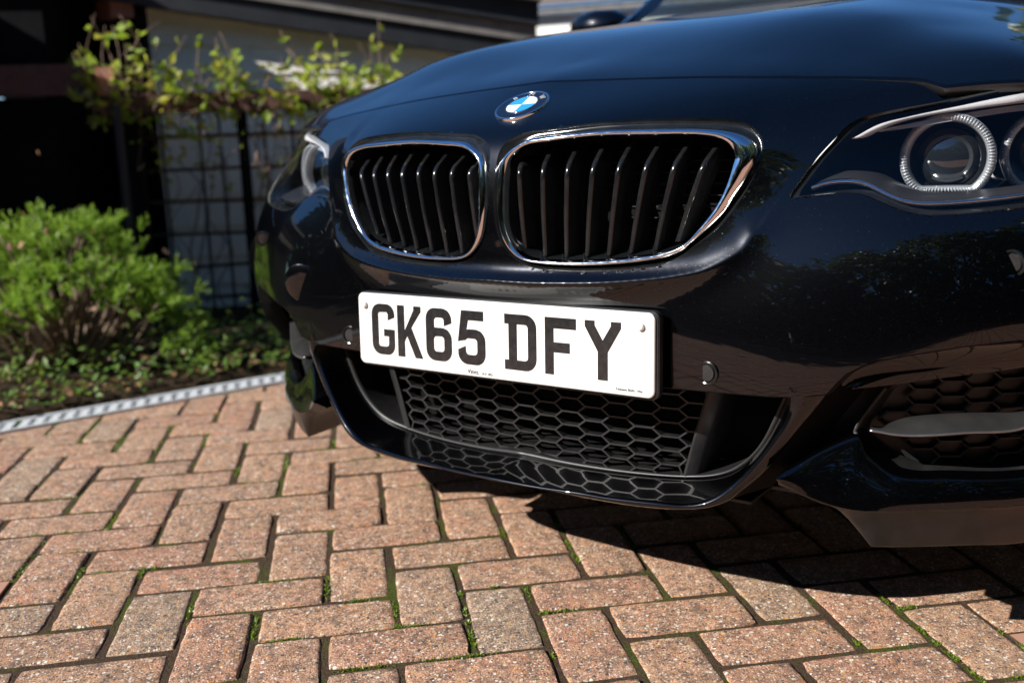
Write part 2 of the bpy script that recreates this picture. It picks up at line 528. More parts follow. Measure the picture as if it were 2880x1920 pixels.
def brick_mesh(k, L=.2, W=.1, poly=None):
    """a worn block: chamfered, slightly uneven"""
    r = random.Random(100+k)
    hx, hy, h = L/2-.0030+r.uniform(-.0014, .0010), W/2-.0030+r.uniform(-.0014, .0008), .06
    nx, ny = 8, 4
    def pt(x, y, e, z):
        return (x*(1-e/hx), y*(1-e/hy), z)
    xs = np.linspace(-hx, hx, nx+1); ys = np.linspace(-hy, hy, ny+1)
    ring = [(x, -hy) for x in xs[:-1]]+[(hx, y) for y in ys[:-1]]+[(x, hy) for x in xs[::-1][:-1]]+[(-hx, y) for y in ys[::-1][:-1]]
    n = len(ring); V = []; F = []
    for (ins, z, jit) in ((0, -h, 0), (.0000, -.0060, .0012), (.0010, -.0024, .0012), (.0034, -.0004, .0013), (.0090, .0001, .0012)):
        for x, y in ring:
            cx = max(0, abs(x)-(hx-.006))+max(0, abs(y)-(hy-.006))
            corner = .0016 if (abs(x) > hx-.004 and abs(y) > hy-.004) else 0
            px, py, _ = pt(x, y, ins+corner, z)
            V.append((px+r.uniform(-jit, jit), py+r.uniform(-jit, jit), z+r.uniform(-jit, jit)*.18))
    for q in range(4):
        for i in range(n):
            j = (i+1) % n
            F.append((q*n+i, q*n+j, (q+1)*n+j, (q+1)*n+i))
    top = [4*n+i for i in range(n)]
    V.append((0, 0, .0002)); F += [(top[i], top[(i+1) % n], len(V)-1) for i in range(n)]
    me = bpy.data.meshes.new('brick'); me.from_pydata(V, [], F); me.materials.append(M_brick)
    me.polygons.foreach_set('use_smooth', [True]*len(F)); me.set_sharp_from_angle(angle=math.radians(50)); me.update()
    return me
BR = [brick_mesh(k) for k in range(10)]

def px_of(x, y, z=0):
    d = np.array([x, y, z])-CAM_POS; dz = d@_f
    if dz < .1: return None
    return 1440+2800*(d@_r)/dz, 960-2800*(d@_u)/dz, dz
cand = []
for i in range(-70, 71):
    for j in range(-70, 71):
        m = (i+j) % 4
        if m == 0: c, rz = ((i+1)*S, (j+.5)*S), 0
        elif m == 2: c, rz = ((i+.5)*S, (j+1)*S), math.pi/2
        else: continue
        if math.hypot(c[0]-.4, c[1]+.2) > 6.5: continue
        if side(*c) > .12: continue
        q = px_of(*c)
        vis = q is not None and -160 < q[0] < 3040 and 700 < q[1] < 2140
        lit = 1.0
        # keep the car's footprint for last
        cx = (np.array(c)-np.array([.5685, -.1627]))
        yc = -math.sin(math.radians(-44.894))*cx[0]+math.cos(math.radians(-44.894))*cx[1]
        xc = math.cos(math.radians(-44.894))*cx[0]+math.sin(math.radians(-44.894))*cx[1]
        hid = (abs(xc) < .75 and yc > .55)
        cand.append(((0 if vis and not hid else 1), (q[2] if q is not None and vis else 50+math.hypot(c[0]-.4, c[1]+1.5)), c, rz))
cand.sort(key=lambda t: (t[0], t[1]))
DR_SOLDIER = []
rest = []
nb = 0
for k, (h, d, c, rz) in enumerate(cand):
    hx, hy = (.1, .05) if rz == 0 else (.05, .1)
    worst = max(side(c[0]+sx*hx, c[1]+sy*hy) for sx in (-1, 1) for sy in (-1, 1))
    cut = worst > -.058
    tilt = (random.gauss(0, .006), random.gauss(0, .006)); dz = random.gauss(0, .0009); jr = random.gauss(0, .006)
    jx, jy = random.gauss(0, .0012), random.gauss(0, .0012)
    if cut:
        poly = clip_half([(c[0]-hx+.002, c[1]-hy+.002), (c[0]+hx-.002, c[1]-hy+.002), (c[0]+hx-.002, c[1]+hy-.002), (c[0]-hx+.002, c[1]+hy-.002)], -.060)
        if len(poly) < 3: continue
        A = .5*abs(sum(poly[i][0]*poly[(i+1) % len(poly)][1]-poly[(i+1) % len(poly)][0]*poly[i][1] for i in range(len(poly))))
        if A < .0012: continue
        n = len(poly); g = np.array(poly); gc = g.mean(0)
        V = [(p[0]-c[0], p[1]-c[1], -.06) for p in poly]+[(p[0]-c[0], p[1]-c[1], -.003) for p in poly]
        gi = gc+(g-gc)*.955
        V += [(p[0]-c[0], p[1]-c[1], 0) for p in gi]
        F = [(q*n+i, q*n+(i+1) % n, (q+1)*n+(i+1) % n, (q+1)*n+i) for q in (0, 1) for i in range(n)]+[tuple(2*n+i for i in range(n))]
        if nb < 300 and h == 0:
            o = mesh('brick', V, F, M_brick, driveway, smooth=False); o.location = (c[0], c[1], dz); nb += 1
        else:
            rest.append(([(v[0]+c[0], v[1]+c[1], v[2]) for v in V], F))
        continue
    if nb < 300:
        o = bpy.data.objects.new('brick', BR[k % len(BR)]); link(o, driveway)
        o.location = (c[0]+jx, c[1]+jy, dz); o.rotation_euler = (tilt[0], tilt[1], rz+jr+(math.pi if random.random() < .5 else 0)); nb += 1
    else:
        V, F = box(-.0975, .0975, -.0475, .0475, -.06, 0)
        F = F
        ca, sa = math.cos(rz+jr), math.sin(rz+jr)
        rest.append(([(c[0]+ca*x-sa*y, c[1]+sa*x+ca*y, z+dz+tilt[0]*y+tilt[1]*x) for x, y, z in V], F))
V, F = join(rest)
o = mesh('brick_field', V, F, M_paving, driveway, smooth=False); tag(o, kind='stuff')

# moss tufts in the joints
def blades(pts, h, w, mat, name, parent, per=1, spread=.5):
    V, F = [], []
    for p in pts:
        for _ in range(per):
            a = random.uniform(0, 6.28); hh = h*random.uniform(.4, 1.2); ww = w*random.uniform(.6, 1.3)
            lx, ly = random.gauss(0, spread)*hh, random.gauss(0, spread)*hh
            b = len(V); dx, dy = math.cos(a)*ww, math.sin(a)*ww
            V += [(p[0]-dx, p[1]-dy, p[2]), (p[0]+dx, p[1]+dy, p[2]), (p[0]+dx*.4+lx, p[1]+dy*.4+ly, p[2]+hh), (p[0]-dx*.4+lx, p[1]-dy*.4+ly, p[2]+hh)]
            F.append((b, b+1, b+2, b+3))
    return mesh(name, V, F, mat, parent, smooth=False)
mp = []
for (h, d, c, rz) in cand:
    if h or d > 3.2: continue
    hx, hy = (.1, .05) if rz == 0 else (.05, .1)
    for _ in range(7):
        if random.random() > .62: continue
        t = random.uniform(-1, 1)
        if random.random() < .7:    # the wide joints
            e = (c[0]+(S if rz == 0 else S/2), c[1]+t*hy); ax = 1
        else:
            e = (c[0]+t*hx, c[1]+(S/2 if rz == 0 else S)); ax = 0
        q = math.sin(e[0]*9.1+3*math.sin(e[1]*5.3))+math.sin(e[1]*7.7+1.3+2*math.sin(e[0]*4.1))
        if q < .45: continue
        L = random.uniform(.006, .03)
        for _ in range(int(90*L/.03)+8):
            s = random.gauss(0, L*.5); j = random.gauss(0, .0016)
            x, y = (e[0]+j, e[1]+s) if ax else (e[0]+s, e[1]+j)
            mp.append((x, y, -.0032))
blades(mp, .0042, .0013, M_moss, 'moss', None, 1, .6)
moss = bpy.data.objects['moss']
tag(moss, 'green moss growing in the joints between the paving bricks', 'moss', kind='stuff')

# drain channel: galvanised grating between two rails
drain = empty('drain_channel', (DR_A[0], DR_A[1], 0))
drain.rotation_euler = (0, 0, math.atan2(DR_T[1], DR_T[0]))
tag(drain, 'galvanised slotted drain channel along the edge of the brick driveway', 'drain')
L0, L1_ = -3.0, 4.2
for y0, y1 in ((-.052, -.040), (.040, .052)):
    mesh('rail', *box(L0, L1_, y0, y1, -.05, .006), M_galv, drain, smooth=False)
mesh('channel', *box(L0, L1_, -.0398, .0398, -.05, -.03), M_void, drain, smooth=False)
barV, barF = box(-.010, .010, -.0398, .0398, -.012, .003)
barV = [(x+y*.45, y, z) for x, y, z in barV]
bar0 = None
for k in range(190):
    x = L0+.02+k*.0375
    if x > L1_-.02: break
    if bar0 is None:
        b = mesh('grate_bar', barV, barF, M_galv, drain, smooth=False); bar0 = b
    else:
        b = bpy.data.objects.new('grate_bar', bar0.data); link(b, drain)
    b.location = (x, 0, 0)

# ------------------------------------------------------------------ car
# car frame: x to the car's left, y to the rear, z up, origin at the centre of the number plate
PZ = 0.4022
car = empty('car')
car.matrix_world = Matrix.Translation((0.568534+.00306*.0, -0.162705, 0.0)) @ Matrix.Rotation(math.radians(-44.894), 4, 'Z') @ Matrix.Rotation(math.radians(-.436), 4, 'Y') 
tag(car, 'black coupe with twin chrome-framed grilles parked on the brick driveway', 'car')
D = {"ring":[[0.0541,0.0313,0.2787],[0.1132,0.0379,0.2834],[0.1637,0.0454,0.2859],[0.2118,0.0537,0.2856],[0.2576,0.0632,0.2843],[0.2944,0.0717,0.2824],[0.3232,0.0786,0.2782],[0.3418,0.0825,0.2717],[0.3536,0.084,0.2619],[0.358,0.083,0.2503],[0.3565,0.0803,0.2374],[0.352,0.0774,0.2268],[0.3446,0.0732,0.2118],[0.3368,0.0694,0.1978],[0.3259,0.0648,0.1783],[0.3134,0.0606,0.163],[0.2995,0.0566,0.1496],[0.2863,0.0533,0.1384],[0.2774,0.0512,0.1293],[0.2546,0.0462,0.1206],[0.2196,0.0391,0.1144],[0.1832,0.0327,0.1109],[0.1455,0.027,0.109],[0.106,0.0222,0.1088],[0.0719,0.0189,0.1104],[0.0509,0.0172,0.1142],[0.0341,0.0158,0.1237],[0.0231,0.0149,0.136],[0.0164,0.0145,0.1495],[0.0112,0.0149,0.1742],[0.0089,0.0169,0.2036],[0.0091,0.019,0.2219],[0.0112,0.0213,0.2376],[0.0168,0.0241,0.2532],[0.0255,0.0265,0.2637],[0.0392,0.0288,0.2717]],"crest":[[0.1664,0.0406,0.2809],[0.2374,0.0534,0.279],[0.2821,0.0634,0.2772],[0.3148,0.0708,0.272],[0.3291,0.0732,0.2644],[0.336,0.0734,0.2555],[0.3388,0.0726,0.2468],[0.3365,0.0698,0.2339],[0.3296,0.0644,0.2081],[0.3178,0.0588,0.1831],[0.299,0.0526,0.1579],[0.2792,0.0475,0.1377],[0.2509,0.0412,0.1262],[0.2218,0.0352,0.1207],[0.1856,0.0288,0.1162],[0.1351,0.0214,0.1135],[0.0953,0.0168,0.1135],[0.0622,0.0139,0.1155],[0.0468,0.0126,0.1207],[0.0331,0.0114,0.1328],[0.0251,0.0108,0.1475],[0.0199,0.011,0.1684],[0.0196,0.0146,0.2159],[0.0208,0.0174,0.2363],[0.0249,0.0202,0.2519],[0.0356,0.0227,0.2623],[0.0519,0.0255,0.2713],[0.0926,0.03,0.2763],[0.1315,0.0352,0.2794]],"surround":[[0.0165,0.0334,0.276],[0.0345,0.0399,0.2849],[0.0514,0.0445,0.2897],[0.079,0.0472,0.2917],[0.1053,0.0509,0.2937],[0.1306,0.0555,0.2957],[0.1554,0.06,0.2969],[0.1799,0.0643,0.2972],[0.2036,0.0692,0.2976],[0.2496,0.0794,0.2969],[0.2935,0.0913,0.2951],[0.3148,0.0976,0.2931],[0.3364,0.1028,0.2884],[0.3519,0.103,0.279],[0.3605,0.1011,0.2686],[0.364,0.0973,0.257],[0.363,0.0925,0.2455],[0.3569,0.0826,0.2199],[0.3424,0.0702,0.189],[0.3306,0.0623,0.1697],[0.3158,0.0555,0.1534],[0.3,0.0503,0.1413],[0.2577,0.0399,0.1139],[0.222,0.0343,0.1075],[0.1849,0.0295,0.1037],[0.1463,0.0253,0.1015],[0.113,0.0222,0.1014],[0.0789,0.019,0.1033],[0.0541,0.0165,0.1088],[0.0376,0.0147,0.1165],[0.0242,0.0129,0.1287],[0.015,0.0117,0.1411],[0.0099,0.011,0.1534],[0.0063,0.0111,0.1744],[0.0045,0.0135,0.2038],[0.005,0.0161,0.222],[0.006,0.0232,0.2522],[0.009,0.0284,0.2666]],"seam":[[0.0,0.1601,0.3609],[0.0595,0.1582,0.3581],[0.1173,0.1603,0.3562],[0.1729,0.1617,0.3537],[0.242,0.1664,0.3502],[0.3067,0.1731,0.3457],[0.3797,0.1863,0.3403],[0.4362,0.1996,0.3362],[0.4775,0.2087,0.3317],[0.5085,0.2156,0.3276],[0.5225,0.2163,0.3232],[0.5358,0.2137,0.3145],[0.5463,0.2111,0.306]],"ridge":[[0.0,-0.005,0.0858],[0.0636,-0.003,0.0851],[0.1184,0.0019,0.0865],[0.1695,0.0091,0.0885],[0.2175,0.0182,0.0919],[0.2631,0.0289,0.0971],[0.3015,0.0396,0.1048],[0.3151,0.0437,0.1099],[0.336,0.0503,0.121],[0.3543,0.0565,0.1342],[0.3633,0.0597,0.1495]],"crease":[[0.3394,0.1067,0.2912],[0.377,0.1322,0.2996],[0.4201,0.1592,0.3076],[0.4688,0.1901,0.3182],[0.5094,0.2127,0.3246]],"lens":[[0.4,0.0907,0.1938],[0.4114,0.1034,0.2182],[0.4262,0.1187,0.2431],[0.4406,0.1354,0.2637],[0.4526,0.1513,0.2801],[0.4696,0.1653,0.2893],[0.4997,0.1835,0.2963],[0.5239,0.1967,0.3001],[0.5467,0.2096,0.3039],[0.6239,0.2611,0.3169],[0.7,0.31,0.316],[0.77,0.43,0.319],[0.8,0.5,0.303],[0.785,0.44,0.262],[0.735,0.315,0.2],[0.69,0.25,0.182],[0.6446,0.1766,0.1775],[0.5819,0.1406,0.1719],[0.5521,0.1279,0.1717],[0.5268,0.1215,0.1769],[0.5,0.1187,0.1882],[0.4795,0.1166,0.1969],[0.4534,0.1094,0.1989],[0.4144,0.096,0.1956]],"sideup":[[0.4625,0.055,-0.039],[0.4693,0.06,-0.0294],[0.4826,0.065,-0.0135],[0.5015,0.075,-0.0019],[0.5171,0.085,0.0045],[0.5539,0.11,0.0126],[0.5999,0.14,0.0215],[0.6521,0.18,0.0282]],"slats":[[[0.032,0.0543,0.258],[0.0437,0.0203,0.24],[0.0411,0.0305,0.137]],[[0.0728,0.0584,0.2652],[0.0801,0.0244,0.24],[0.0743,0.0325,0.1302]],[[0.1124,0.0632,0.268],[0.1166,0.0292,0.24],[0.1067,0.037,0.1291]],[[0.1523,0.0688,0.27],[0.153,0.0348,0.24],[0.1388,0.0396,0.1309]],[[0.1913,0.0739,0.2709],[0.1894,0.0399,0.24],[0.1715,0.0427,0.1324]],[[0.2296,0.0807,0.27],[0.2258,0.0467,0.24],[0.2025,0.0485,0.1361]],[[0.2675,0.0887,0.2679],[0.2623,0.0547,0.24],[0.2368,0.0533,0.1406]],[[0.3041,0.0973,0.2643],[0.2987,0.0633,0.24],[0.267,0.0585,0.15]]],"lipA":[[0.3826,0.096,-0.1001],[0.3745,0.096,-0.1173],[0.3634,0.096,-0.135],[0.3471,0.096,-0.1539],[0.3254,0.096,-0.1706],[0.2997,0.096,-0.1815],[0.2645,0.096,-0.1891],[0.2216,0.0908,-0.1929],[0.1506,0.0816,-0.1948],[0.076,0.0719,-0.1932],[0.0178,0.0643,-0.1891]],"lipB":[[0.419,0.0466,-0.0338],[0.4213,0.048,-0.0436],[0.4215,0.0487,-0.0528],[0.4194,0.0489,-0.0651],[0.4111,0.0475,-0.084],[0.4001,0.0451,-0.1018],[0.386,0.0422,-0.1231],[0.3702,0.039,-0.145],[0.3589,0.0366,-0.1588],[0.3367,0.032,-0.1803],[0.3142,0.0271,-0.1941],[0.2898,0.0216,-0.2009],[0.2445,0.0119,-0.202],[0.1782,0.0007,-0.2029],[0.1432,-0.0038,-0.2017],[0.0683,-0.0101,-0.2033]],"lipC":[[0.4667,0.0669,-0.0279],[0.4591,0.0646,-0.0415],[0.4462,0.0607,-0.0616],[0.4265,0.055,-0.0899],[0.4063,0.0495,-0.1205],[0.3855,0.044,-0.1487],[0.3642,0.0388,-0.1704],[0.344,0.0341,-0.1893],[0.3291,0.0307,-0.1974],[0.3063,0.026,-0.2041],[0.2751,0.02,-0.2088],[0.2265,0.0119,-0.2111],[0.1577,0.0032,-0.2099],[0.0833,-0.0027,-0.2073]],"fang_top":[[0.3993,0.05,-0.1533],[0.4251,0.0626,-0.1361],[0.4542,0.0762,-0.1158],[0.478,0.0868,-0.1029],[0.4882,0.0912,-0.0996]],"fang_edge":[[0.4874,0.0939,-0.101],[0.4981,0.0986,-0.1191],[0.5137,0.106,-0.1331],[0.5272,0.1132,-0.143],[0.549,0.1246,-0.1488],[0.5803,0.1412,-0.1495],[0.6574,0.2077,-0.1535]],"fang_tip":[[0.3993,0.05,-0.1543]],"frame_out":[[0.5101,0.1291,-0.0411],[0.4937,0.1217,-0.0687],[0.4788,0.1151,-0.0958],[0.4791,0.1152,-0.1061],[0.4917,0.1208,-0.1245],[0.5077,0.1279,-0.1386],[0.5215,0.1351,-0.1489],[0.5436,0.1468,-0.1546],[0.5755,0.1636,-0.1554],[0.6542,0.23,-0.1589]],"frame_in":[[0.5144,0.1454,-0.0472],[0.499,0.138,-0.074],[0.4857,0.1322,-0.1003],[0.4859,0.1322,-0.1076],[0.4985,0.1378,-0.1229],[0.5127,0.1445,-0.1352],[0.5249,0.1509,-0.1425],[0.5446,0.1613,-0.1497],[0.5742,0.1769,-0.1501],[0.652,0.2421,-0.1538]],"frame_top":[[0.5101,0.1291,-0.0411],[0.5464,0.1483,-0.0352],[0.5944,0.1784,-0.0276],[0.6478,0.2244,-0.0217]],"ledge_top":[[0.4738,0.0949,-0.0406],[0.4839,0.0994,-0.0344],[0.5172,0.1148,-0.0222],[0.5658,0.1405,-0.0147],[0.6494,0.2078,-0.0034]],"ledge_bot":[[0.4765,0.0861,-0.0383],[0.5166,0.1045,-0.033],[0.5682,0.1318,-0.0248],[0.6514,0.1995,-0.0163]],"blade_top":[[0.4955,0.1285,-0.0953],[0.5067,0.1334,-0.0959],[0.5134,0.1368,-0.0905],[0.525,0.143,-0.0853],[0.5466,0.1544,-0.0812],[0.5875,0.1785,-0.0788],[0.6496,0.232,-0.0795]],"blade_bot":[[0.5025,0.1036,-0.0888],[0.5134,0.1089,-0.0905],[0.5267,0.1159,-0.0935],[0.5466,0.1264,-0.0951],[0.5695,0.1384,-0.0943],[0.6007,0.1618,-0.0932],[0.6541,0.2079,-0.0927]],"fang_crease":[[0.4114,0.0317,-0.1489],[0.4329,0.0424,-0.1629],[0.4623,0.0558,-0.1763],[0.4864,0.0665,-0.1836],[0.5068,0.0755,-0.1858],[0.5463,0.0962,-0.1851],[0.6094,0.1393,-0.1844],[0.6627,0.1853,-0.1857]],"flap_bot":[[0.4056,0.0528,-0.1625],[0.4257,0.0628,-0.1726],[0.4502,0.0745,-0.1845],[0.4696,0.083,-0.1921],[0.482,0.0885,-0.2042],[0.4945,0.094,-0.2204],[0.5089,0.1005,-0.2408],[0.5426,0.1182,-0.2405],[0.6074,0.1616,-0.24],[0.662,0.2087,-0.2422]],"brow_t":[[0.4581,0.1462,0.2631],[0.4621,0.1494,0.2655],[0.4835,0.1674,0.2787],[0.5133,0.1858,0.2865],[0.5609,0.2143,0.2961],[0.6247,0.2589,0.3085]],"brow_b":[[0.4574,0.1486,0.2626],[0.4668,0.1531,0.2636],[0.4782,0.1621,0.2701],[0.5014,0.1792,0.2804],[0.5372,0.2005,0.2881],[0.5849,0.2276,0.2935],[0.6259,0.255,0.2979]],"rib_t":[[0.4805,0.1791,0.2716],[0.5109,0.1965,0.2781],[0.5471,0.2176,0.2849],[0.5829,0.2391,0.2902],[0.6242,0.267,0.2953]],"rib_b":[[0.4804,0.1795,0.2695],[0.5115,0.1952,0.273],[0.5479,0.2153,0.2785],[0.5837,0.2366,0.2831],[0.6249,0.2646,0.2882]],"trim":[[0.4199,0.1136,0.2053],[0.4351,0.1204,0.2102],[0.461,0.1296,0.2117],[0.4811,0.1341,0.207],[0.502,0.1354,0.1957],[0.5223,0.1378,0.1873],[0.5414,0.1429,0.1838],[0.5776,0.1581,0.184],[0.6412,0.1946,0.1898]]}
def part(name, VF, mat, parent=None, smooth=True, auto=None):
    o = mesh(name, VF[0], VF[1], mat, parent if parent is not None else car, smooth, auto)
    if parent is None: o.location = (0, 0, PZ)
    return o
def both(name, VF, mat, smooth=True, auto=None):
    a = part(name, VF, mat, None, smooth, auto)
    b = part(name, flip((mir(VF[0]), VF[1])), mat, None, smooth, auto)
    return a, b

class Sheet:
    """smooth surface y(x, z): cubic splines through a net of stations, even in x"""
    X = np.array([0, .1, .2, .3, .4, .5, .6, .7, .8, .88])
    Zl = np.array([-.16, -.10, -.05, 0, .05, .10, .15, .20, .25, .285, .31, .335, .36])
    Y = np.array([
        [.0170, .0170, .0170, .0170, .0175, .0150, .0110, .0130, .0225, .0400, .0700, .1140, .1585],
        [.0188, .0188, .0188, .0188, .0200, .0210, .0185, .0210, .0280, .0420, .0725, .1170, .1660],
        [.0240, .0240, .0240, .0240, .0260, .0310, .0330, .0355, .0425, .0560, .0850, .1280, .1790],
        [.0340, .0330, .0328, .0328, .0360, .0440, .0515, .0585, .0670, .0840, .1120, .1510, .2000],
        [.0600, .0490, .0450, .0455, .0500, .0590, .0740, .0930, .1110, .1310, .1530, .1850, .2270],
        [.1050, .0790, .0690, .0690, .0740, .0830, .0990, .1250, .1510, .1750, .1950, .2210, .2560],
        [.1550, .1320, .1130, .1090, .1110, .1200, .1370, .1670, .1990, .2230, .2410, .2640, .2950],
        [.2400, .2160, .1850, .1730, .1700, .1780, .1950, .2260, .2650, .2930, .3120, .3350, .3650],
        [.3550, .3280, .2950, .2720, .2650, .2720, .2900, .3250, .3740, .4080, .4320, .4600, .4950],
        [.5000, .4700, .4450, .4250, .4180, .4270, .4500, .4950, .5550, .5950, .6250, .6600, .7000]])
    @staticmethod
    def ops(k):
        n = len(k); h = np.diff(k); A = np.zeros((n, n)); B = np.zeros((n, n)); A[0, 0] = A[-1, -1] = 1
        for i in range(1, n-1):
            A[i, i-1:i+2] = h[i-1]/6, (h[i-1]+h[i])/3, h[i]/6
            B[i, i-1:i+2] = 1/h[i-1], -1/h[i-1]-1/h[i], 1/h[i]
        return np.linalg.solve(A, B)
    def __init__(s):
        s.kx = np.r_[-s.X[::-1][:-1], s.X]; s.V = np.vstack([s.Y[::-1][:-1], s.Y])
        s.Mx = s.ops(s.kx)@s.V; s.Oz = s.ops(s.Zl)
    @staticmethod
    def w(k, q):
        q = np.clip(q, k[0]-.03, k[-1]+.03); i = np.clip(np.searchsorted(k, q)-1, 0, len(k)-2); h = k[i+1]-k[i]
        b = (q-k[i])/h; a = 1-b
        return i, a, b, (a**3-a)*h*h/6, (b**3-b)*h*h/6
    def __call__(s, x, z):
        x, z = np.broadcast_arrays(np.asarray(x, float), np.asarray(z, float)); sh = x.shape
        i, a, b, c, d = (t if t.ndim else t for t in s.w(s.kx, x.ravel()))
        R = a[:, None]*s.V[i]+b[:, None]*s.V[i+1]+c[:, None]*s.Mx[i]+d[:, None]*s.Mx[i+1]
        M = R@s.Oz.T
        i, a, b, c, d = s.w(s.Zl, z.ravel()); r = np.arange(len(i))
        return (a*R[r, i]+b*R[r, i+1]+c*M[r, i]+d*M[r, i+1]).reshape(sh)
FB = Sheet()
RID = cr(np.array(D['ridge'])[:, [0, 2]], 160); RID = np.vstack([mir(RID)[::-1][:-1], RID])
CRS = cr(np.array(D['crease'])[:, [0, 2]], 60)
def fold(x, z, P, h, wa, wb, e):
    """raised fold along the curve P: height h(s), half widths above and below"""
    q = np.stack([np.ravel(x), np.ravel(z)], 1); out = np.zeros(len(q))
    m = np.where((q[:, 0] > P[:, 0].min()-.12) & (q[:, 0] < P[:, 0].max()+.12) & (q[:, 1] > P[:, 1].min()-.12) & (q[:, 1] < P[:, 1].max()+.12))[0]
    T = np.gradient(P, axis=0); T /= np.linalg.norm(T, axis=1)[:, None]
    L = np.r_[0, np.cumsum(np.linalg.norm(np.diff(P, axis=0), axis=1))]; L /= L[-1]
    for i in range(0, len(m), 6000):
        k = m[i:i+6000]; w = q[k][:, None]-P[None]; dd = (w**2).sum(-1); j = dd.argmin(1); r = np.arange(len(k))
        d = np.sqrt(dd[r, j]); sg = T[j, 0]*w[r, j, 1]-T[j, 1]*w[r, j, 0]
        ww = np.where(sg > 0, wa, wb)
        out[k] = h(L[j])*np.exp(-(np.sqrt(d*d+e*e)-e)/ww)
    return out.reshape(np.shape(x))
def FF(x, z):
    x, z = np.broadcast_arrays(np.asarray(x, float), np.asarray(z, float))
    y = FB(x, z)
    y = y-fold(x, z, RID, lambda t: np.interp(np.abs(np.interp(t, np.linspace(0, 1, len(RID)), RID[:, 0])), [0, .12, .17, .22, .26, .30, .335, .363], [.0211, .0205, .018, .014, .0105, .0075, .0055, .0035]), .012, .017, .0028)
    y = y-fold(np.abs(x), z, CRS, lambda t: .0050*np.clip(t*4, .3, 1), .024, .030, .0022)
    return y
seam = np.array(D['seam']); lensO = np.array(D['lens'])
LENS = cr(lensO[:, [0, 2]], 150, True)
SURR = cr(np.array(D['surround'])[:, [0, 2]], 150, True)
up = np.array(D['sideup'])
def zlo(x):
    return np.interp(np.abs(x), np.r_[0, .40, .43, up[:, 0], .70, .73, .76, .80, .90], np.r_[-.047, -.0465, -.0445, up[:, 2], .028, -.02, -.11, -.145, -.15])
def zhi(x):
    return np.interp(np.abs(x), np.r_[seam[:, 0], .626, .70, .77, .90], np.r_[seam[:, 2], .317, .316, .319, .31])
xs = np.r_[np.linspace(0, .62, 210), np.linspace(.62, .885, 80)[1:]]
xs = np.r_[-xs[::-1][:-1], xs]
def front(x, z): return np.stack([x, FF(x, z), z], 1)
V, F = holed(xs, zlo, zhi, 200, [SURR, mir(SURR)[::-1], LENS, mir(LENS)[::-1]], front)
bumper = part('bumper', (V, F), M_paint)
# returned edge along the bottom of the bumper face and the seam
for nm, zf, dz, dy in (('bumper_lower_return', zlo, -.004, .05), ('bonnet_gap', zhi, -.016, .012)):
    x = xs[np.abs(xs) < (.88 if dy > .02 else .54)]
    e = np.stack([x, FF(x, zf(x)), zf(x)], 1)
    part(nm, loft([e+np.array([0, .0005, -.0012]), e+np.array([0, .004, dz*.5]), e+np.array([0, dy, dz])]), M_plastic if dy > .02 else M_void, bumper)

x = xs[np.abs(xs) < .545]; e = np.stack([x, FF(x, zhi(x)), zhi(x)], 1)
part('seam_edge', loft([e, e+np.array([0, .0007, .00010]), e+np.array([0, .0013, -.0002]), e+np.array([0, .0017, -.0010]), e+np.array([0, .0018, -.004])]), M_paint, bumper)
# parking sensors and tow eye cover
def sensor(x, z, r, name, parts, sgn=1):
    y = float(FF(x, z)); e = .004
    nx = -(float(FF(x+e, z))-float(FF(x-e, z)))/(2*e); nz = -(float(FF(x, z+e))-float(FF(x, z-e)))/(2*e)
    n = Vector((nx, 1, nz)).normalized()*-1
    n = Vector((-nx*-1*-1, -1, -nz*-1*-1)); n = Vector((-(-nx), -1, -(-nz))); n = Vector((float(-nx)*-1, -1.0, float(-nz)*-1)).normalized()
    q = n.to_track_quat('Z', 'Y').to_matrix()
    out = []
    for prof, mat, nm in parts:
        rows = []
        for rr, h in prof:
            rows.append(np.array([tuple(Vector((x, y, z))+q @ Vector((rr*r*math.cos(t), rr*r*math.sin(t), h))) for t in np.linspace(0, 2*math.pi, 40, endpoint=False)]))
        Vv, Ff = loft(rows, True)
        Ff = list(Ff)+[tuple(range(len(Vv)-40, len(Vv)))]
        out.append((nm, Vv, Ff, mat))
    nm, Vv, Ff, mat = out[0]
    root = part(nm, (Vv, Ff), mat, bumper, auto=40)
    for nm, Vv, Ff, mat in out[1:]:
        part(nm, (Vv, Ff), mat, bumper, auto=40)
for sx in (-1, 1):
    sensor(sx*.3164, -.0228, .0128, 'parking_sensor', [([(1.22, -.002), (1.22, .0006), (1.10, .0012), (1.0, .0006), (1.0, -.0015)], M_plastic_gloss, 'sensor_ring'),
            ([(.86, -.002), (.80, .0005), (.78, .0010), (.3, .0011)], M_plastic, 'parking_sensor')])
    sensor(sx*.6446, .1165, .0128, 'parking_sensor', [([(1.22, -.002), (1.22, .0006), (1.10, .0012), (1.0, .0006), (1.0, -.0015)], M_plastic_gloss, 'sensor_ring'),
            ([(.86, -.002), (.80, .0005), (.78, .0010), (.3, .0011)], M_plastic, 'parking_sensor')])
sensor(-.452, .053, .034, 'tow_eye_cover', [([(1.0, -.003), (1.0, .0007), (.965, .0016), (.3, .0016)], M_paint, 'tow_eye_cover')])

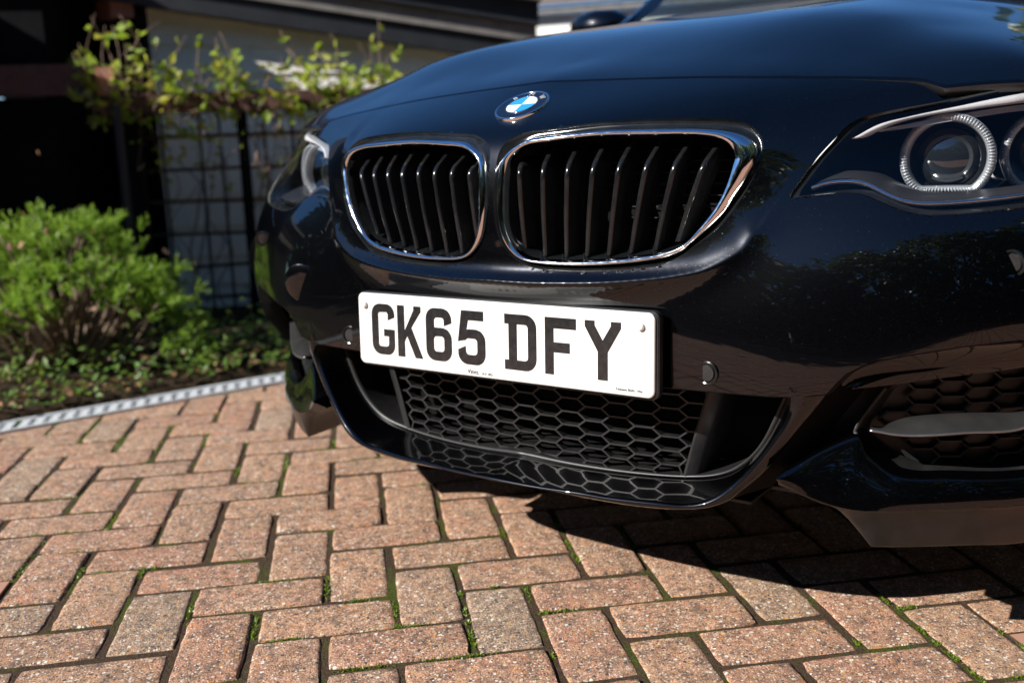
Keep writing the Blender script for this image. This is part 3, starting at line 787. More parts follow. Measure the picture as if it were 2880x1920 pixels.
# ---- bonnet: z over (x, y)
gc = []
for x in (0, .06, .12, .18, .24, .30, .36, .42, .47, .50):
    zs = float(zhi(np.array([x]))[0])
    for dz in ((0, -.012) if x < .4 else (0,)): gc.append((x, float(FF(x, zs+dz)), zs+dz))
gc += [(.55, .196, .309), (.626, .251, .321), (.70, .31, .320), (.77, .43, .324)]
for x, L in ((0, ((.25, .393), (.4, .443), (.6, .485), (.8, .516), (1.05, .548), (1.36, .578))), (.15, ((.25, .390), (.4, .443), (.6, .485), (.8, .516), (1.05, .548), (1.36, .577))),
             (.3, ((.25, .381), (.4, .444), (.5, .467), (.8, .509), (1.05, .543), (1.36, .572))),
             (.42, ((.26, .370), (.4, .432), (.6, .475), (.8, .499), (1.05, .531), (1.36, .562))), (.5, ((.26, .357), (.40, .411), (.55, .445), (.8, .482), (1.05, .517), (1.36, .551))),
             (.62, ((.30, .353), (.5, .404), (.8, .455), (1.05, .491), (1.36, .528))), (.72, ((.37, .332), (.5, .366), (.7, .402), (1.05, .450), (1.36, .495))),
             (.80, ((.52, .328), (.7, .350), (1.05, .392), (1.36, .44)))):
    gc += [(x, y, z) for y, z in L]
GG = RBF(gc, lam=8e-5)
def yfr(x): return np.interp(np.abs(x), np.r_[seam[:, 0], .626, .70, .77, .83], np.r_[seam[:, 1], .251, .31, .43, .60])+.0032
bx_ = np.linspace(-.82, .82, 260)
def bon(x, y):
    z = GG(x, y); t = (y-yfr(x))
    z = z-.0022*np.clip(1-t/.004, 0, 1)**2
    return np.stack([x, y, z], 1)
V, F = holed(bx_, yfr, lambda x: 1.40-.02*np.abs(x/.8)**2.0, 170, [], bon, bpow=lambda t: t**1.7)
bonnet = part('bonnet', (V, F), M_paint)
e = bon(bx_, yfr(bx_))
part('bonnet_edge', loft([e, e+np.array([0, .0015, -.004]), e+np.array([0, .012, -.010])]), M_plastic, bonnet)

# ---- kidney grilles
ringO = np.array(D['ring']); crest = np.array(D['crest']); surr = np.array(D['surround'])
def angular(P, n=180, c=(.185, .198)):
    """resample a closed curve by the angle about the grille centre"""
    Q = cr(P, 900, True)
    a = np.arctan2((Q[:, 2]-c[1])*2.0, Q[:, 0]-c[0]); o = np.argsort(a); a, Q = a[o], Q[o]
    t = np.linspace(-math.pi, math.pi, n, endpoint=False)
    aa = np.r_[a-2*math.pi, a, a+2*math.pi]; QQ = np.vstack([Q]*3)
    return np.stack([np.interp(t, aa, QQ[:, k]) for k in range(3)], 1)
rO, rC, rS = angular(ringO), angular(crest), angular(surr)
rS[:, 1] = FF(rS[:, 0], rS[:, 2])
cen = np.array([.185, 0, .198])
def toward(P, d):
    w = P-cen; w[:, 1] = 0; w /= np.linalg.norm(w, axis=1)[:, None]
    return P-w*d
lip0 = rS.copy(); lip1 = .8*rS+.2*rO; lip1[:, 1] = rS[:, 1]+.0022
lip2 = .45*rS+.55*rO; lip2[:, 1] = np.maximum(rS[:, 1], rO[:, 1])+.0035
lip3 = rO.copy(); lip3[:, 1] += .012
both('grille_surround', loft([lip0, lip1, lip2, lip3], True), M_plastic_gloss)
# chrome frame: outer foot, bevel, crest, inner wall
f0 = rO.copy(); f0[:, 1] += .014
f1 = rO.copy(); f1[:, 1] += .001
f2 = .80*rO+.20*rC; f2[:, 1] = .8*rO[:, 1]+.2*rC[:, 1]-.0030
f3 = .45*rO+.55*rC; f3[:, 1] = .45*rO[:, 1]+.55*rC[:, 1]-.0048
f4 = rC.copy(); f4[:, 1] -= .0022
f5 = toward(rC, .0022); f5[:, 1] += .0008
f6 = toward(rC, .0030); f6[:, 1] += .006
f7 = toward(rC, .0034); f7[:, 1] += .012
frames = both('kidney_grille', loft([f0, f1, f2, f3, f4, f5, f6, f7], True), M_chrome)
g0 = toward(rC, .0030); g0[:, 1] += .0115
g1 = toward(rC, .0055); g1[:, 1] += .020
g2 = toward(rC, .0085); g2[:, 1] += .034
g3 = toward(rC, .0095); g3[:, 1] += .060
slats = D['slats']
for k, fr in enumerate(frames):
    sg = 1 if k == 0 else -1
    def P(A): return A if sg > 0 else mir(A)
    def W(VF): return VF if sg > 0 else flip(VF)
    v, f = loft([g0, g1, g2, g3], True); part('inner_frame', W((P(v), f)), M_plastic_gloss, fr)
    # duct: dark box with radiator fins
    v, f = loft([g3, g3+np.array([0, .07, 0])], True); f = list(f)+[tuple(range(180, 360))]
    part('duct', W((P(v), f)), M_void, fr)
    for q in range(9):
        z = .132+q*.0155
        part('radiator_fin', W((P(np.array(box(.04, .30, .155, .158, z, z+.0012)[0])), box(0, 1, 0, 1, 0, 1)[1])), M_plastic_grey, fr, smooth=False)
    for (T, B, Lw) in slats:
        T, B, Lw = map(np.array, (T, B, Lw))
        Lw2 = Lw+(Lw-B)*.10
        bow = np.array([0, -.0022, 0])
        path = cr(np.array([T+(T-B)*.25, T, B*.45+T*.55, B*.80+T*.20, B*.94+Lw*.06+np.array([0, -.0004, 0]), B*.75+Lw*.25+bow*.7, (B+Lw)/2+bow, B*.25+Lw*.75+bow*.7, Lw, Lw2]), 30)
        hw = .0041
        prof = [(-hw, .046), (-hw, .0030), (-hw*.62, .0006), (0, 0), (hw*.62, .0006), (hw, .0030), (hw, .046)]
        rows = []
        for p in path:
            rows.append(np.array([p+np.array([a, b, 0]) for a, b in prof]))
        v, f = loft(rows)
        part('slat', W((P(v), f)), M_plastic_gloss, fr)
    # bright clips on the shelf below the slats
    for (T, B, Lw) in slats[1:7]:
        p0 = np.array([Lw[0], Lw[1]-.010, Lw[2]-.010]); 
        v, f = tube(cr([p0+np.array([-.001, .004, .004]), p0+np.array([.001, 0, 0]), p0+np.array([.006, -.006, -.006])], 6), .0011, 6)
        part('clip', W((P(np.array(v)), f)), M_plastic_gloss, fr)

# ---- roundel
EM = Matrix.Translation((0, .0979, .3249+.0015)) @ Matrix.Rotation(math.radians(28.6), 4, 'X')
def em(VF): return [tuple(EM @ Vector(tuple(map(float, v)))) for v in VF[0]], VF[1]
def disc(rad, h0, h1, a0=0, a1=2*math.pi, n=64, rin=0.0):
    full = abs(a1-a0-2*math.pi) < 1e-6
    t = np.linspace(a0, a1, n, endpoint=not full)
    rows = [np.stack([rad*np.cos(t), rad*np.sin(t), 0*t+h0], 1), np.stack([rad*np.cos(t), rad*np.sin(t), 0*t+h1], 1)]
    v, f = loft(rows, full); v = list(map(tuple, v))
    if full:
        f.append(tuple(range(n, 2*n)))
    else:
        v.append((0, 0, h1)); f += [(n+i, n+i+1, 2*n) for i in range(n-1)]
    return v, f
emblem = part('emblem', em(disc(.0385, -.006, .0022)), M_eblack, auto=40)
t = np.linspace(0, 2*math.pi, 72, endpoint=False)
def circ(r, h): return np.stack([r*np.cos(t), r*np.sin(t), 0*t+h], 1)
v, f = loft([circ(.0415, -.006), circ(.0415, .0015), circ(.0408, .0026), circ(.0395, .0030), circ(.0384, .0024), circ(.0380, .0018)], True)
part('emblem_rim', em((v, f)), M_chrome, emblem)
v, f = loft([circ(.0250, .0021), circ(.0250, .0030), circ(.0243, .0033), circ(.0236, .0030), circ(.0236, .0021)], True)
part('emblem_ring', em((v, f)), M_chrome, emblem)
for q, m in ((0, M_ewhite), (1, M_blue), (2, M_ewhite), (3, M_blue)):
    a = q*math.pi/2
    part('emblem_quadrant', em(disc(.0237, .0020, .0028, a+.012, a+math.pi/2-.012, 20)), m, emblem, smooth=False)

def text_mesh(s, size, mat, name, place, parent, font_w=1.0, ext=.0002, bold=0.0):
    cu = bpy.data.curves.new(name, 'FONT'); cu.body = s; cu.size = size; cu.extrude = ext; cu.align_x = 'LEFT'; cu.offset = bold
    cu.resolution_u = 4
    ob = bpy.data.objects.new(name, cu); link(ob)
    bpy.context.view_layer.update()
    me = bpy.data.meshes.new_from_object(ob)
    bpy.data.objects.remove(ob, do_unlink=True)
    vs = [place @ Vector((v.co.x*font_w, v.co.y, v.co.z)) for v in me.vertices]
    fs = [tuple(p.vertices) for p in me.polygons]
    bpy.data.meshes.remove(me)
    return mesh(name, [tuple(v) for v in vs], fs, mat, parent, smooth=False)
for ch, ang in (('B', 138), ('M', 90), ('W', 42)):
    a = math.radians(ang)
    w = {'B': .0070, 'M': .0092, 'W': .0108}[ch]
    pl = EM @ Matrix.Translation((.0315*math.cos(a), .0315*math.sin(a), .0024)) @ Matrix.Rotation(a-math.pi/2, 4, 'Z') @ Matrix.Translation((-w/2, -.0040, 0))
    text_mesh(ch, .0120, M_silver, 'emblem_letter', pl, emblem, 1.0, .0003)

# ---- number plate
TILT = Matrix.Rotation(math.radians(-2.18), 4, 'X')
def rrect(w, h, r, n=8):
    P = []
    for cx, cy, a in ((w/2-r, h/2-r, 0), (-w/2+r, h/2-r, 90), (-w/2+r, -h/2+r, 180), (w/2-r, -h/2+r, 270)):
        for k in range(n+1):
            t = math.radians(a+90*k/n); P.append((cx+r*math.cos(t), cy+r*math.sin(t)))
    return np.array(P)
def slab(P, y0, y1, bev=.0012):
    c = P.mean(0); sc = lambda b: c+(P-c)*(1-b/np.abs(P-c).max(0))
    rows = [np.stack([P[:, 0], 0*P[:, 0]+y1, P[:, 1]], 1), np.stack([P[:, 0], 0*P[:, 0]+y0+bev, P[:, 1]], 1)]
    q = sc(bev); rows.append(np.stack([q[:, 0], 0*q[:, 0]+y0, q[:, 1]], 1))
    v, f = loft(rows, True); n = len(P); f = list(f)+[tuple(range(2*n, 3*n)), tuple(range(n))[::-1]]
    return [tuple(TILT @ Vector(tuple(map(float, a)))) for a in v], f
number_plate = part('number_plate', slab(rrect(.520, .111, .010), 0, .004), M_plate, auto=30)
part('plate_holder', slab(rrect(.527, .1165, .012)+np.array([.001, -.0008]), .0042, .0155, .002), M_plastic, number_plate, auto=30)
PL = TILT @ Matrix.Rotation(math.pi/2, 4, 'X')         # text plane -> plate face
def charmesh(name, outer, holes, x0, z0):
    cu = bpy.data.curves.new(name, 'CURVE'); cu.dimensions = '2D'; cu.fill_mode = 'BOTH'; cu.extrude = .00018
    for P in [outer]+holes:
        s = cu.splines.new('POLY'); s.points.add(len(P)-1); s.use_cyclic_u = True
        for p, (x, y) in zip(s.points, P): p.co = (x*.001, y*.001, 0, 1)
    ob = bpy.data.objects.new(name, cu); link(ob)
    bpy.context.view_layer.update()
    me = bpy.data.meshes.new_from_object(ob); bpy.data.objects.remove(ob, do_unlink=True)
    M = PL @ Matrix.Translation((x0, z0, .0005))
    vs = [tuple(M @ v.co) for v in me.vertices]; fs = [tuple(p.vertices) for p in me.polygons]
    bpy.data.meshes.remove(me)
    return part(name, (vs, fs), M_char, number_plate, smooth=False)
def arc(cx, cy, rx, a0, a1, n=7, ry=None):
    ry = ry or rx
    return [(cx+rx*math.cos(math.radians(a0+(a1-a0)*k/n)), cy+ry*math.sin(math.radians(a0+(a1-a0)*k/n))) for k in range(n+1)]
H = 79.0; s = 14.0
CH = {}
# G
CH['G'] = (arc(31, H-16, 16, 0, 90, 8)+arc(17, H-17, 17, 90, 180)+arc(17, 17, 17, 180, 270)+arc(31, 16, 16, 270, 360)+[(47, 40), (25, 40), (25, 29), (35, 29)]
           + arc(30, 17.5, 4.5, 0, -90, 5)+arc(17.5, 17, 4, 270, 180, 5)+arc(17.5, H-17, 4, 180, 90, 5)+arc(29, H-17.5, 5, 90, 20, 5)+[(33.5, H-25), (47, H-20)], [])
CH['K'] = ([(0, 0), (14, 0), (14, 24), (19, 33), (35, 0), (50, 0), (28, 46), (47, H-8), (47, H), (33, H), (33, H-6), (14, 40), (14, H), (0, H)], [])
CH['6'] = (arc(32, 17, 17, 270, 360)+arc(32, 33, 17, 0, 90)+[(16, 50), (16, H-22)]+arc(21, H-19, 5, 180, 90, 4)+arc(30, H-19, 5, 90, 20, 4)+[(35, H-26), (49, H-21)]+arc(32, H-17, 17, 0, 90)
           + arc(17, H-17, 17, 90, 180)+arc(17, 17, 17, 180, 270), [arc(20, 19, 5, 180, 270, 4)+arc(30, 19, 5, 270, 360, 4)+arc(30, 32, 5, 0, 90, 4)+arc(20, 32, 5, 90, 180, 4)])
CH['5'] = ([(0, 21), (14, 27)]+arc(20, 20, 5.5, 180, 270, 4)+arc(30, 20, 5.5, 270, 360, 4)+arc(30, 33, 5.5, 0, 90, 4)+arc(19, 33, 5.5, 90, 150, 3)+[(0, 33), (7, H), (47, H), (47, H-14), (19, H-14), (16, 51), (20, 52)]
           + arc(33, 35, 17, 90, 0)+arc(33, 17, 17, 0, -90)+arc(17, 17, 17, 270, 180)[:-1], [])
CH['D'] = ([(0, 0), (36, 0)]+arc(36, 18, 18, 270, 360)+arc(36, H-18, 18, 0, 90)+[(0, H), (0, H-14), (7, H-14), (7, 14), (0, 14)], [[(21, 14), (35, 14)]+arc(35, 19, 5, 270, 360, 4)+arc(35, H-19, 5, 0, 90, 4)+[(21, H-14)]])
CH['F'] = ([(2, 0), (16, 0), (16, 31), (42, 31), (42, 45), (16, 45), (16, H-15), (52, H-15), (52, H), (2, H)], [])
CH['Y'] = ([(20, 0), (35, 0), (35, 38), (55, H-8), (55, H), (40, H), (40, H-6), (27.5, 53), (15, H-6), (15, H), (0, H), (0, H-8), (20, 38)], [])
for ch, x in (('G', -.2318), ('K', -.1785), ('6', -.1215), ('5', -.0605), ('D', .0240), ('F', .0905), ('Y', .1565)):
    charmesh('character', CH[ch][0], CH[ch][1], x, -.0385)
def small(sx, st, size, x, z, w=1.0, bold=0.0):
    text_mesh(st, size, M_char, sx, PL @ Matrix.Translation((x, z, .0005)), number_plate, w, .00012, bold)
small('dealer_name', 'Vines', .0098, -.0440, -.0515, .95)
small('dealer_postcode', 'GU1 1RD', .0052, -.0185, -.0515, .95)
small('plate_maker', 'Tennants BSAU 145e', .0047, .2035, -.0490, .98)
for x in (-.2455, .2405):
    rows = []
    for rr, h in ((.0056, 0), (.0056, .0028), (.0050, .0042), (.0030, .0050), (.0008, .0052)):
        rows.append(np.array([tuple(PL @ Vector((x+rr*math.cos(a), .0375+rr*math.sin(a), h))) for a in np.linspace(0, 2*math.pi, 24, endpoint=False)]))
    v, f = loft(rows, True); part('bolt_cap', (v, list(f)+[tuple(range(96, 120))]), M_bolt, number_plate)

# ---- lower air intake: painted blade-shaped surround
lA, lB, lC = (np.array(D[k]) for k in ('lipA', 'lipB', 'lipC'))
def half_to_full(P, x0):
    """add the centre point and mirror a half curve that runs from the outside in"""
    P = np.vstack([P, x0]); return np.vstack([P, mir(P[:-1])[::-1]])
cA = cr(half_to_full(np.vstack([[.405, .096, -.047], lA]), [[0, .062, -.188]]), 220)
cB = cr(half_to_full(lB, [[0, -.012, -.203]]), 220)
cC = cr(half_to_full(lC, [[0, -.005, -.208]]), 220)
cA1 = cA*.96+cB*.04; cA1[:, 2] -= .0015
mid = .55*cA+.45*cB; mid[:, 2] += .0035
cB0 = .1*cA+.9*cB; cB0[:, 2] -= .0004
cB1 = cB.copy(); 
nrm = np.array([0, -.0014, 0])
cBC = .5*cB+.5*cC+np.array([0, -.0022, 0])
cD = cC.copy(); wv = cC-np.array([0, 0, -.06]); wv[:, 1] = 0; wv /= np.linalg.norm(wv, axis=1)[:, None]
cD = cC+np.array([0, .006, 0])+wv*.0008
cE = cC+np.array([0, .050, 0])-wv*.002; cE[:, 2] = np.maximum(cE[:, 2], -.207)
cG = cC+np.array([0, .12, 0])-wv*.004; cG[:, 2] = np.maximum(cG[:, 2], -.203)
surround = part('intake_surround', loft([cA, cA1, mid, cB0, cB1, cBC, cC, cD, cE, cG]), M_paint)
# black liner behind the painted edge
cL1 = cA+np.array([0, .004, 0]); w2 = cA-np.array([0, 0, -.09]); w2[:, 1] = 0; w2 /= np.linalg.norm(w2, axis=1)[:, None]
cL0 = cA-w2*.0045+np.array([0, -.004, 0]); cL1 = cA-w2*.006+np.array([0, .006, 0]); cL2 = cA-w2*.004+np.array([0, .11, 0])
part('intake_liner', loft([cA, cL0, cL1, cL2]), M_plastic_grey, surround)

lower_grille = part('lower_grille', box(-.40, .40, .185, .19, -.20, -.02), M_void, smooth=False)
part('intake_floor', box(-.36, .36, .075, .185, -.2045, -.2005), M_plastic_grey, lower_grille, smooth=False)
part('intake_roof', box(-.40, .40, .09, .185, -.046, -.040), M_void, lower_grille, smooth=False)
# honeycomb: hexagonal bars, deep cells
def ymesh(x): return .079+.30*x*x
cw, chh = .0387, .0204
xmax = lambda z: np.interp(z, [-.19, -.05], [.248, .292])
bars = []
def bar(p, q, th=.0013, dep=.013):
    (x0, z0), (x1, z1) = p, q
    if abs(x0) > xmax(z0) and abs(x1) > xmax(z1): return
    x0 = max(-xmax(z0), min(xmax(z0), x0)); x1 = max(-xmax(z1), min(xmax(z1), x1))
    d = np.array([x1-x0, z1-z0]); L = np.linalg.norm(d)
    if L < .001: return
    n = np.array([-d[1], d[0]])/L*th
    e = d/L*th*.5
    v = []
    for (x, z), s in (((x0, z0), -1), ((x1, z1), 1)):
        y = ymesh(x); x_, z_ = x+e[0]*s, z+e[1]*s
        for a, b in ((1, 0), (-1, 0), (-.8, dep), (.8, dep)):
            v.append((x_+n[0]*a, y+b, z_+n[1]*a))
    bars.append((v, [(0, 1, 5, 4), (1, 2, 6, 5), (2, 3, 7, 6), (3, 0, 4, 7), (0, 3, 2, 1), (4, 5, 6, 7)]))
fl = .66   # flat part of each cell
for c in range(-8, 9):
    for r in range(-1, 8):
        x = c*cw; z = -.196+r*chh+(chh/2 if c % 2 else 0)
        if z > -.04 or z < -.206: continue
        a = cw*fl/2; b = cw-a
        bar((x-a, z), (x+a, z))                                   # flat bottom of a cell
        if z > -.2: 
            bar((x+a, z), (x+b, z+chh/2)); bar((x+a, z), (x+b, z-chh/2))
hc = part('honeycomb', join(bars), M_plastic_grey, lower_grille, smooth=False)
for sgn in (-1, 1):      # upright vanes beside the mesh
    x0, x1 = .249, .293
    pr = np.array([(0, .090), (.004, .088), (.016, .094), (.022, .105), (.022, .16)])
    rows = []
    for z, xb in ((-.199, x0), (-.12, .5*(x0+x1)), (-.05, x1)):
        rows.append(np.array([(sgn*(xb+a), b+.006, z) for a, b in pr]))
    v, f = loft(rows); part('vane', (v, f) if sgn > 0 else flip((v, f)), M_plastic, lower_grille, auto=40)

# ---- outer intakes
def YS(x): return np.interp(np.abs(x), [.40, .44, .508, .58, .667, .75, .83], [.05, .07, .10, .138, .213, .29, .42])
def ext(P, pts): return np.vstack([P, pts])
fo = np.array(D['frame_out']); fi = np.array(D['frame_in'])
for sgn in (1, -1):
    Q = (lambda A: np.array(A, float)) if sgn > 0 else (lambda A: mir(A))
    W = (lambda VF: (Q(VF[0]), VF[1])) if sgn > 0 else (lambda VF: flip((Q(VF[0]), VF[1])))
    FO = ext(fo, [[.74, .309, -.135], [.80, .40, -.11]]); FI = ext(fi, [[.735, .318, -.127], [.79, .40, -.10]])
    a, b = cr(FO, 90), cr(FI, 90)
    si = part('side_intake', W(loft([a+np.array([0, .03, 0]), a, .5*a+.5*b+np.array([0, -.001, 0]), b, b+np.array([0, .03, 0])])), M_plastic_grey)
    # honeycomb of the outer intake (shallow, closed cells)
    bars2 = []
    for c in range(0, 13):
        for r in range(-2, 9):
            x = .485+c*.0300; z = -.170+r*.0196+(.0098 if c % 2 else 0)
            aa = .0105; bb = .0195
            for (p, q) in (((x-aa, z), (x+aa, z)), ((x+aa, z), (x+bb, z+.0098)), ((x+aa, z), (x+bb, z-.0098))):
                ok = True
                for (X, Zz) in (p, q):
                    lo = np.interp(X, FI[4:, 0], FI[4:, 2]); hi = np.interp(X, [.50, .515, .66, .80], [-.09, -.036, -.006, .03])
                    left = np.interp(Zz, [-.14, -.105, -.06, -.036], [.53, .495, .503, .52])
                    if not (lo-.001 < Zz < hi and X > left-.004 and X < .79): ok = False
                if not ok: continue
                d = np.array(q)-np.array(p); L = np.linalg.norm(d); n = np.array([-d[1], d[0]])/L*.0012; e = d/L*.0006
                v = []
                for (X, Zz), s in ((p, -1), (q, 1)):
                    y = float(YS(X))+.066
                    for k, dep in ((1, 0), (-1, 0), (-.8, .012), (.8, .012)): v.append((X+e[0]*s+n[0]*k, y+dep, Zz+e[1]*s+n[1]*k))
                bars2.append((v, [(0, 1, 5, 4), (1, 2, 6, 5), (2, 3, 7, 6), (3, 0, 4, 7)]))
    part('honeycomb', W(join(bars2)), M_plastic_grey, si, smooth=False)
    gx = np.linspace(.42, .80, 40)
    part('mesh_back', W(loft([np.stack([gx, YS(gx)+.080, 0*gx+z], 1) for z in (-.16, -.02, .06)])), M_plastic, si)
    # blade
    bt, bb_ = cr(ext(np.array(D['blade_top']), [[.70, .278, -.058], [.715, .292, -.055]]), 60), cr(ext(np.array(D['blade_bot']), [[.70, .250, -.068], [.72, .268, -.062]]), 60)
    m1 = .5*bt+.5*bb_+np.array([0, 0, .0022])
    edge = bb_+np.array([0, -.0015, -.0020]); und = bb_+np.array([0, .003, -.0058]); bk = bt+np.array([0, .012, -.006])
    part('blade', W(loft([bt+np.array([0, .012, 0]), bt, m1, bb_+np.array([0, 0, .0006]), edge, und, bk])), M_blade, si)
    part('blade_highlight', W(tube(edge+np.array([0, -.0012, .0005]), .0017, 8)), M_satin, si)  # brighter tube paints the highlight along the blade's front edge
    # ledge under the bumper edge
    lt, lb2 = cr(ext(np.array(D['ledge_top']), [[.74, .29, .01], [.80, .385, .015]]), 60), cr(ext(np.array(D['ledge_bot']), [[.745, .285, .0], [.80, .375, .005]]), 60)
    ut = np.array([[x, float(FF(x, float(zlo(np.array([x]))[0])))+.03, float(zlo(np.array([x]))[0])-.004] for x in np.linspace(.47, .80, 60)])
    part('ledge', W(loft([ut, lt, lb2, lb2+np.array([0, .03, -.004])])), M_paint_low, si)
    # channel wall between the surround blade and the outer corner
    k = 40
    cw0 = cr(lC[:8], k); cw1 = cw0+np.array([.010, .035, .0]); cw2 = cw0+np.array([.03, .075, .002])
    part('channel_wall', W(loft([cw0+np.array([0, .004, 0]), cw1, cw2])), M_void, si)

    # ---- painted corner piece with lower flap
    ft = np.array(D['fang_top']); top = cr(np.vstack([[[.404, .052, -.158]], ft, np.array(D['fang_edge'])[1:], [[.74, .284, -.140], [.80, .374, -.113], [.85, .50, -.09]]]), 120)
    cre = cr(np.vstack([np.array(D['fang_crease']), [[.745, .265, -.168], [.80, .35, -.155], [.85, .48, -.14]]]), 120)
    fbp = np.array(D['flap_bot']); fcp = np.array(D['fang_crease'])
    bot = np.vstack([cr(fbp[:7], 46), cr(np.vstack([fbp[6:], [[.745, .286, -.22], [.80, .374, -.21], [.85, .50, -.19]]]), 75)[1:]])
    cre = np.vstack([cr(fcp[:5], 46), cr(np.vstack([fcp[4:], [[.745, .265, -.168], [.80, .35, -.155], [.85, .48, -.14]]]), 75)[1:]])
    c2 = .92*cre+.08*bot+np.array([0, .0022, 0]); c3 = .55*cre+.45*bot+np.array([0, .0015, 0])
    zt = np.interp(cre[:, 0], top[:, 0], top[:, 2])
    def fy(t):
        z = cre[:, 2]+(zt-cre[:, 2])*t
        return np.stack([cre[:, 0], cre[:, 1]+(z-cre[:, 2])*.40-.0035*np.sin(math.pi*t), z], 1)
    rows = [fy(t) for t in (0, .06, .2, .4, .6, .8, .94, 1.0)]
    rows += [rows[-1]+np.array([0, .003, .0012]), rows[-1]+np.array([0, .03, .003])]
    fang = part('bumper_corner', W(loft(rows)), M_paint_low)
    fl_ = part('flap', W(loft([cre, c2, c3, bot+np.array([0, -.002, .003]), bot, bot+np.array([0, .004, .0005]), bot+np.array([.0, .05, .004])])), M_flap, fang)
    ux = np.array([[.40, .10, -.195], [.46, .12, -.19], [.508, .15, -.235], [.60, .20, -.232], [.70, .26, -.22], [.80, .40, -.2]])
    part('undertray', W(loft([bot, bot*np.array([.9, 1, 1])+np.array([0, .35, .03])])), M_plastic, fang)

# flat underside so that no light comes from below the nose
part('undertray', box(-.62, .62, .42, 1.6, -.215, -.205), M_plastic, smooth=False)

part('undertray', box(-.40, .40, .15, .43, -.206, -.201), M_plastic, smooth=False)
for sx in (-1, 1):
    a, b = sorted((sx*.405, sx*.56)); part('undertray', box(a, b, .20, .43, -.207, -.202), M_plastic, smooth=False)

# ---- headlights
LZ = np.array(LENS)
def lens_grid(off, shrink=0.0):
    c = LZ.mean(0); P = c+(LZ-c)*(1-shrink)
    rows = []
    for s in np.linspace(1, 0.02, 26):
        q = c+(P-c)*s; rows.append(np.stack([q[:, 0], FB(q[:, 0], q[:, 1])+off, q[:, 1]], 1))
    v, f = loft(rows, True); n = len(P); f = list(f)+[tuple(range(len(v)-n, len(v)))]
    return v, f
edge3 = np.stack([LZ[:, 0], FB(LZ[:, 0], LZ[:, 1]), LZ[:, 1]], 1)
lc = edge3.mean(0)
def in3(P, k, dy):
    q = lc+(P-lc)*k; q = q.copy(); q[:, 1] = P[:, 1]+dy; return q
def L4p(L): return L
def onb(pts, dy):
    pts = np.array(pts, float); return np.stack([pts[:, 0], FB(pts[:, 0], pts[:, 1])+dy, pts[:, 1]], 1)
def drl(cx, cy, cz, R, rin, flat, yaw):
    """ring with a flat bottom and a lens barrel inside"""
    tt = np.linspace(0, 2*math.pi, 96, endpoint=False)
    def loop(r, dy, fl):
        x, z = r*np.cos(tt), r*np.sin(tt); z = np.maximum(z, -fl*r/R)
        return np.stack([x, 0*x+dy, z], 1)
    M = np.array([[math.cos(yaw), -math.sin(yaw), 0], [math.sin(yaw), math.cos(yaw), 0], [0, 0, 1]])
    def place(A): return np.asarray(A)@M.T+np.array([cx, cy, cz])
    out = []
    out.append(('light_ring', loft([place(loop(R, .012, flat)), place(loop(R, .0, flat)), place(loop(R*.96, -.003, flat)), place(loop((R+rin)/2, -.0045, flat)), place(loop(rin*1.04, -.003, flat)), place(loop(rin, .001, flat)), place(loop(rin*.985, .016, flat))], True), M_rib))
    # fine teeth round the ring
    teeth = []
    for k in range(84):
        a = 2*math.pi*k/84
        z = math.sin(a)
        r0, r1 = rin*1.05, R*.985
        p0, p1 = np.array([r0*math.cos(a), -.0042, max(r0*z, -flat*r0/R)]), np.array([r1*math.cos(a), -.0030, max(r1*z, -flat*r1/R)])
        if np.linalg.norm(p1-p0) < .004: continue
        v, f = tube(place(np.array([p0, (p0+p1)/2+np.array([0, -.0016, 0]), p1])), .0009, 5); teeth.append((v, f))
    out.append(('ring_teeth', join(teeth), M_rib))
    # bezel cone and glass ball
    out.append(('bezel', loft([place(loop(rin*.985, .010, flat)), place(loop(rin*.93, .020, flat*1.2)), place(loop(rin*.86, .024, 9))], True), M_plastic_gloss))
    rows = []
    for ph in np.linspace(0.05, 1.25, 10):
        rr = .040*math.sin(ph); rows.append(place(np.stack([rr*np.cos(tt), 0*tt+.026-.026*(math.cos(ph)-math.cos(1.25)), rr*np.sin(tt)], 1)))
    v, f = loft(rows, True); f = list(f)+[tuple(range(96))[::-1]]
    out.append(('projector', (v, f), M_proj))
    return out
k = N('projector_lens'); kp = k.p(Base_Color=(.010, .012, .013, 1), Roughness=.03, Coat_Weight=1.0, Coat_Roughness=.01, Specular_IOR_Level=.9); M_proj = k.m
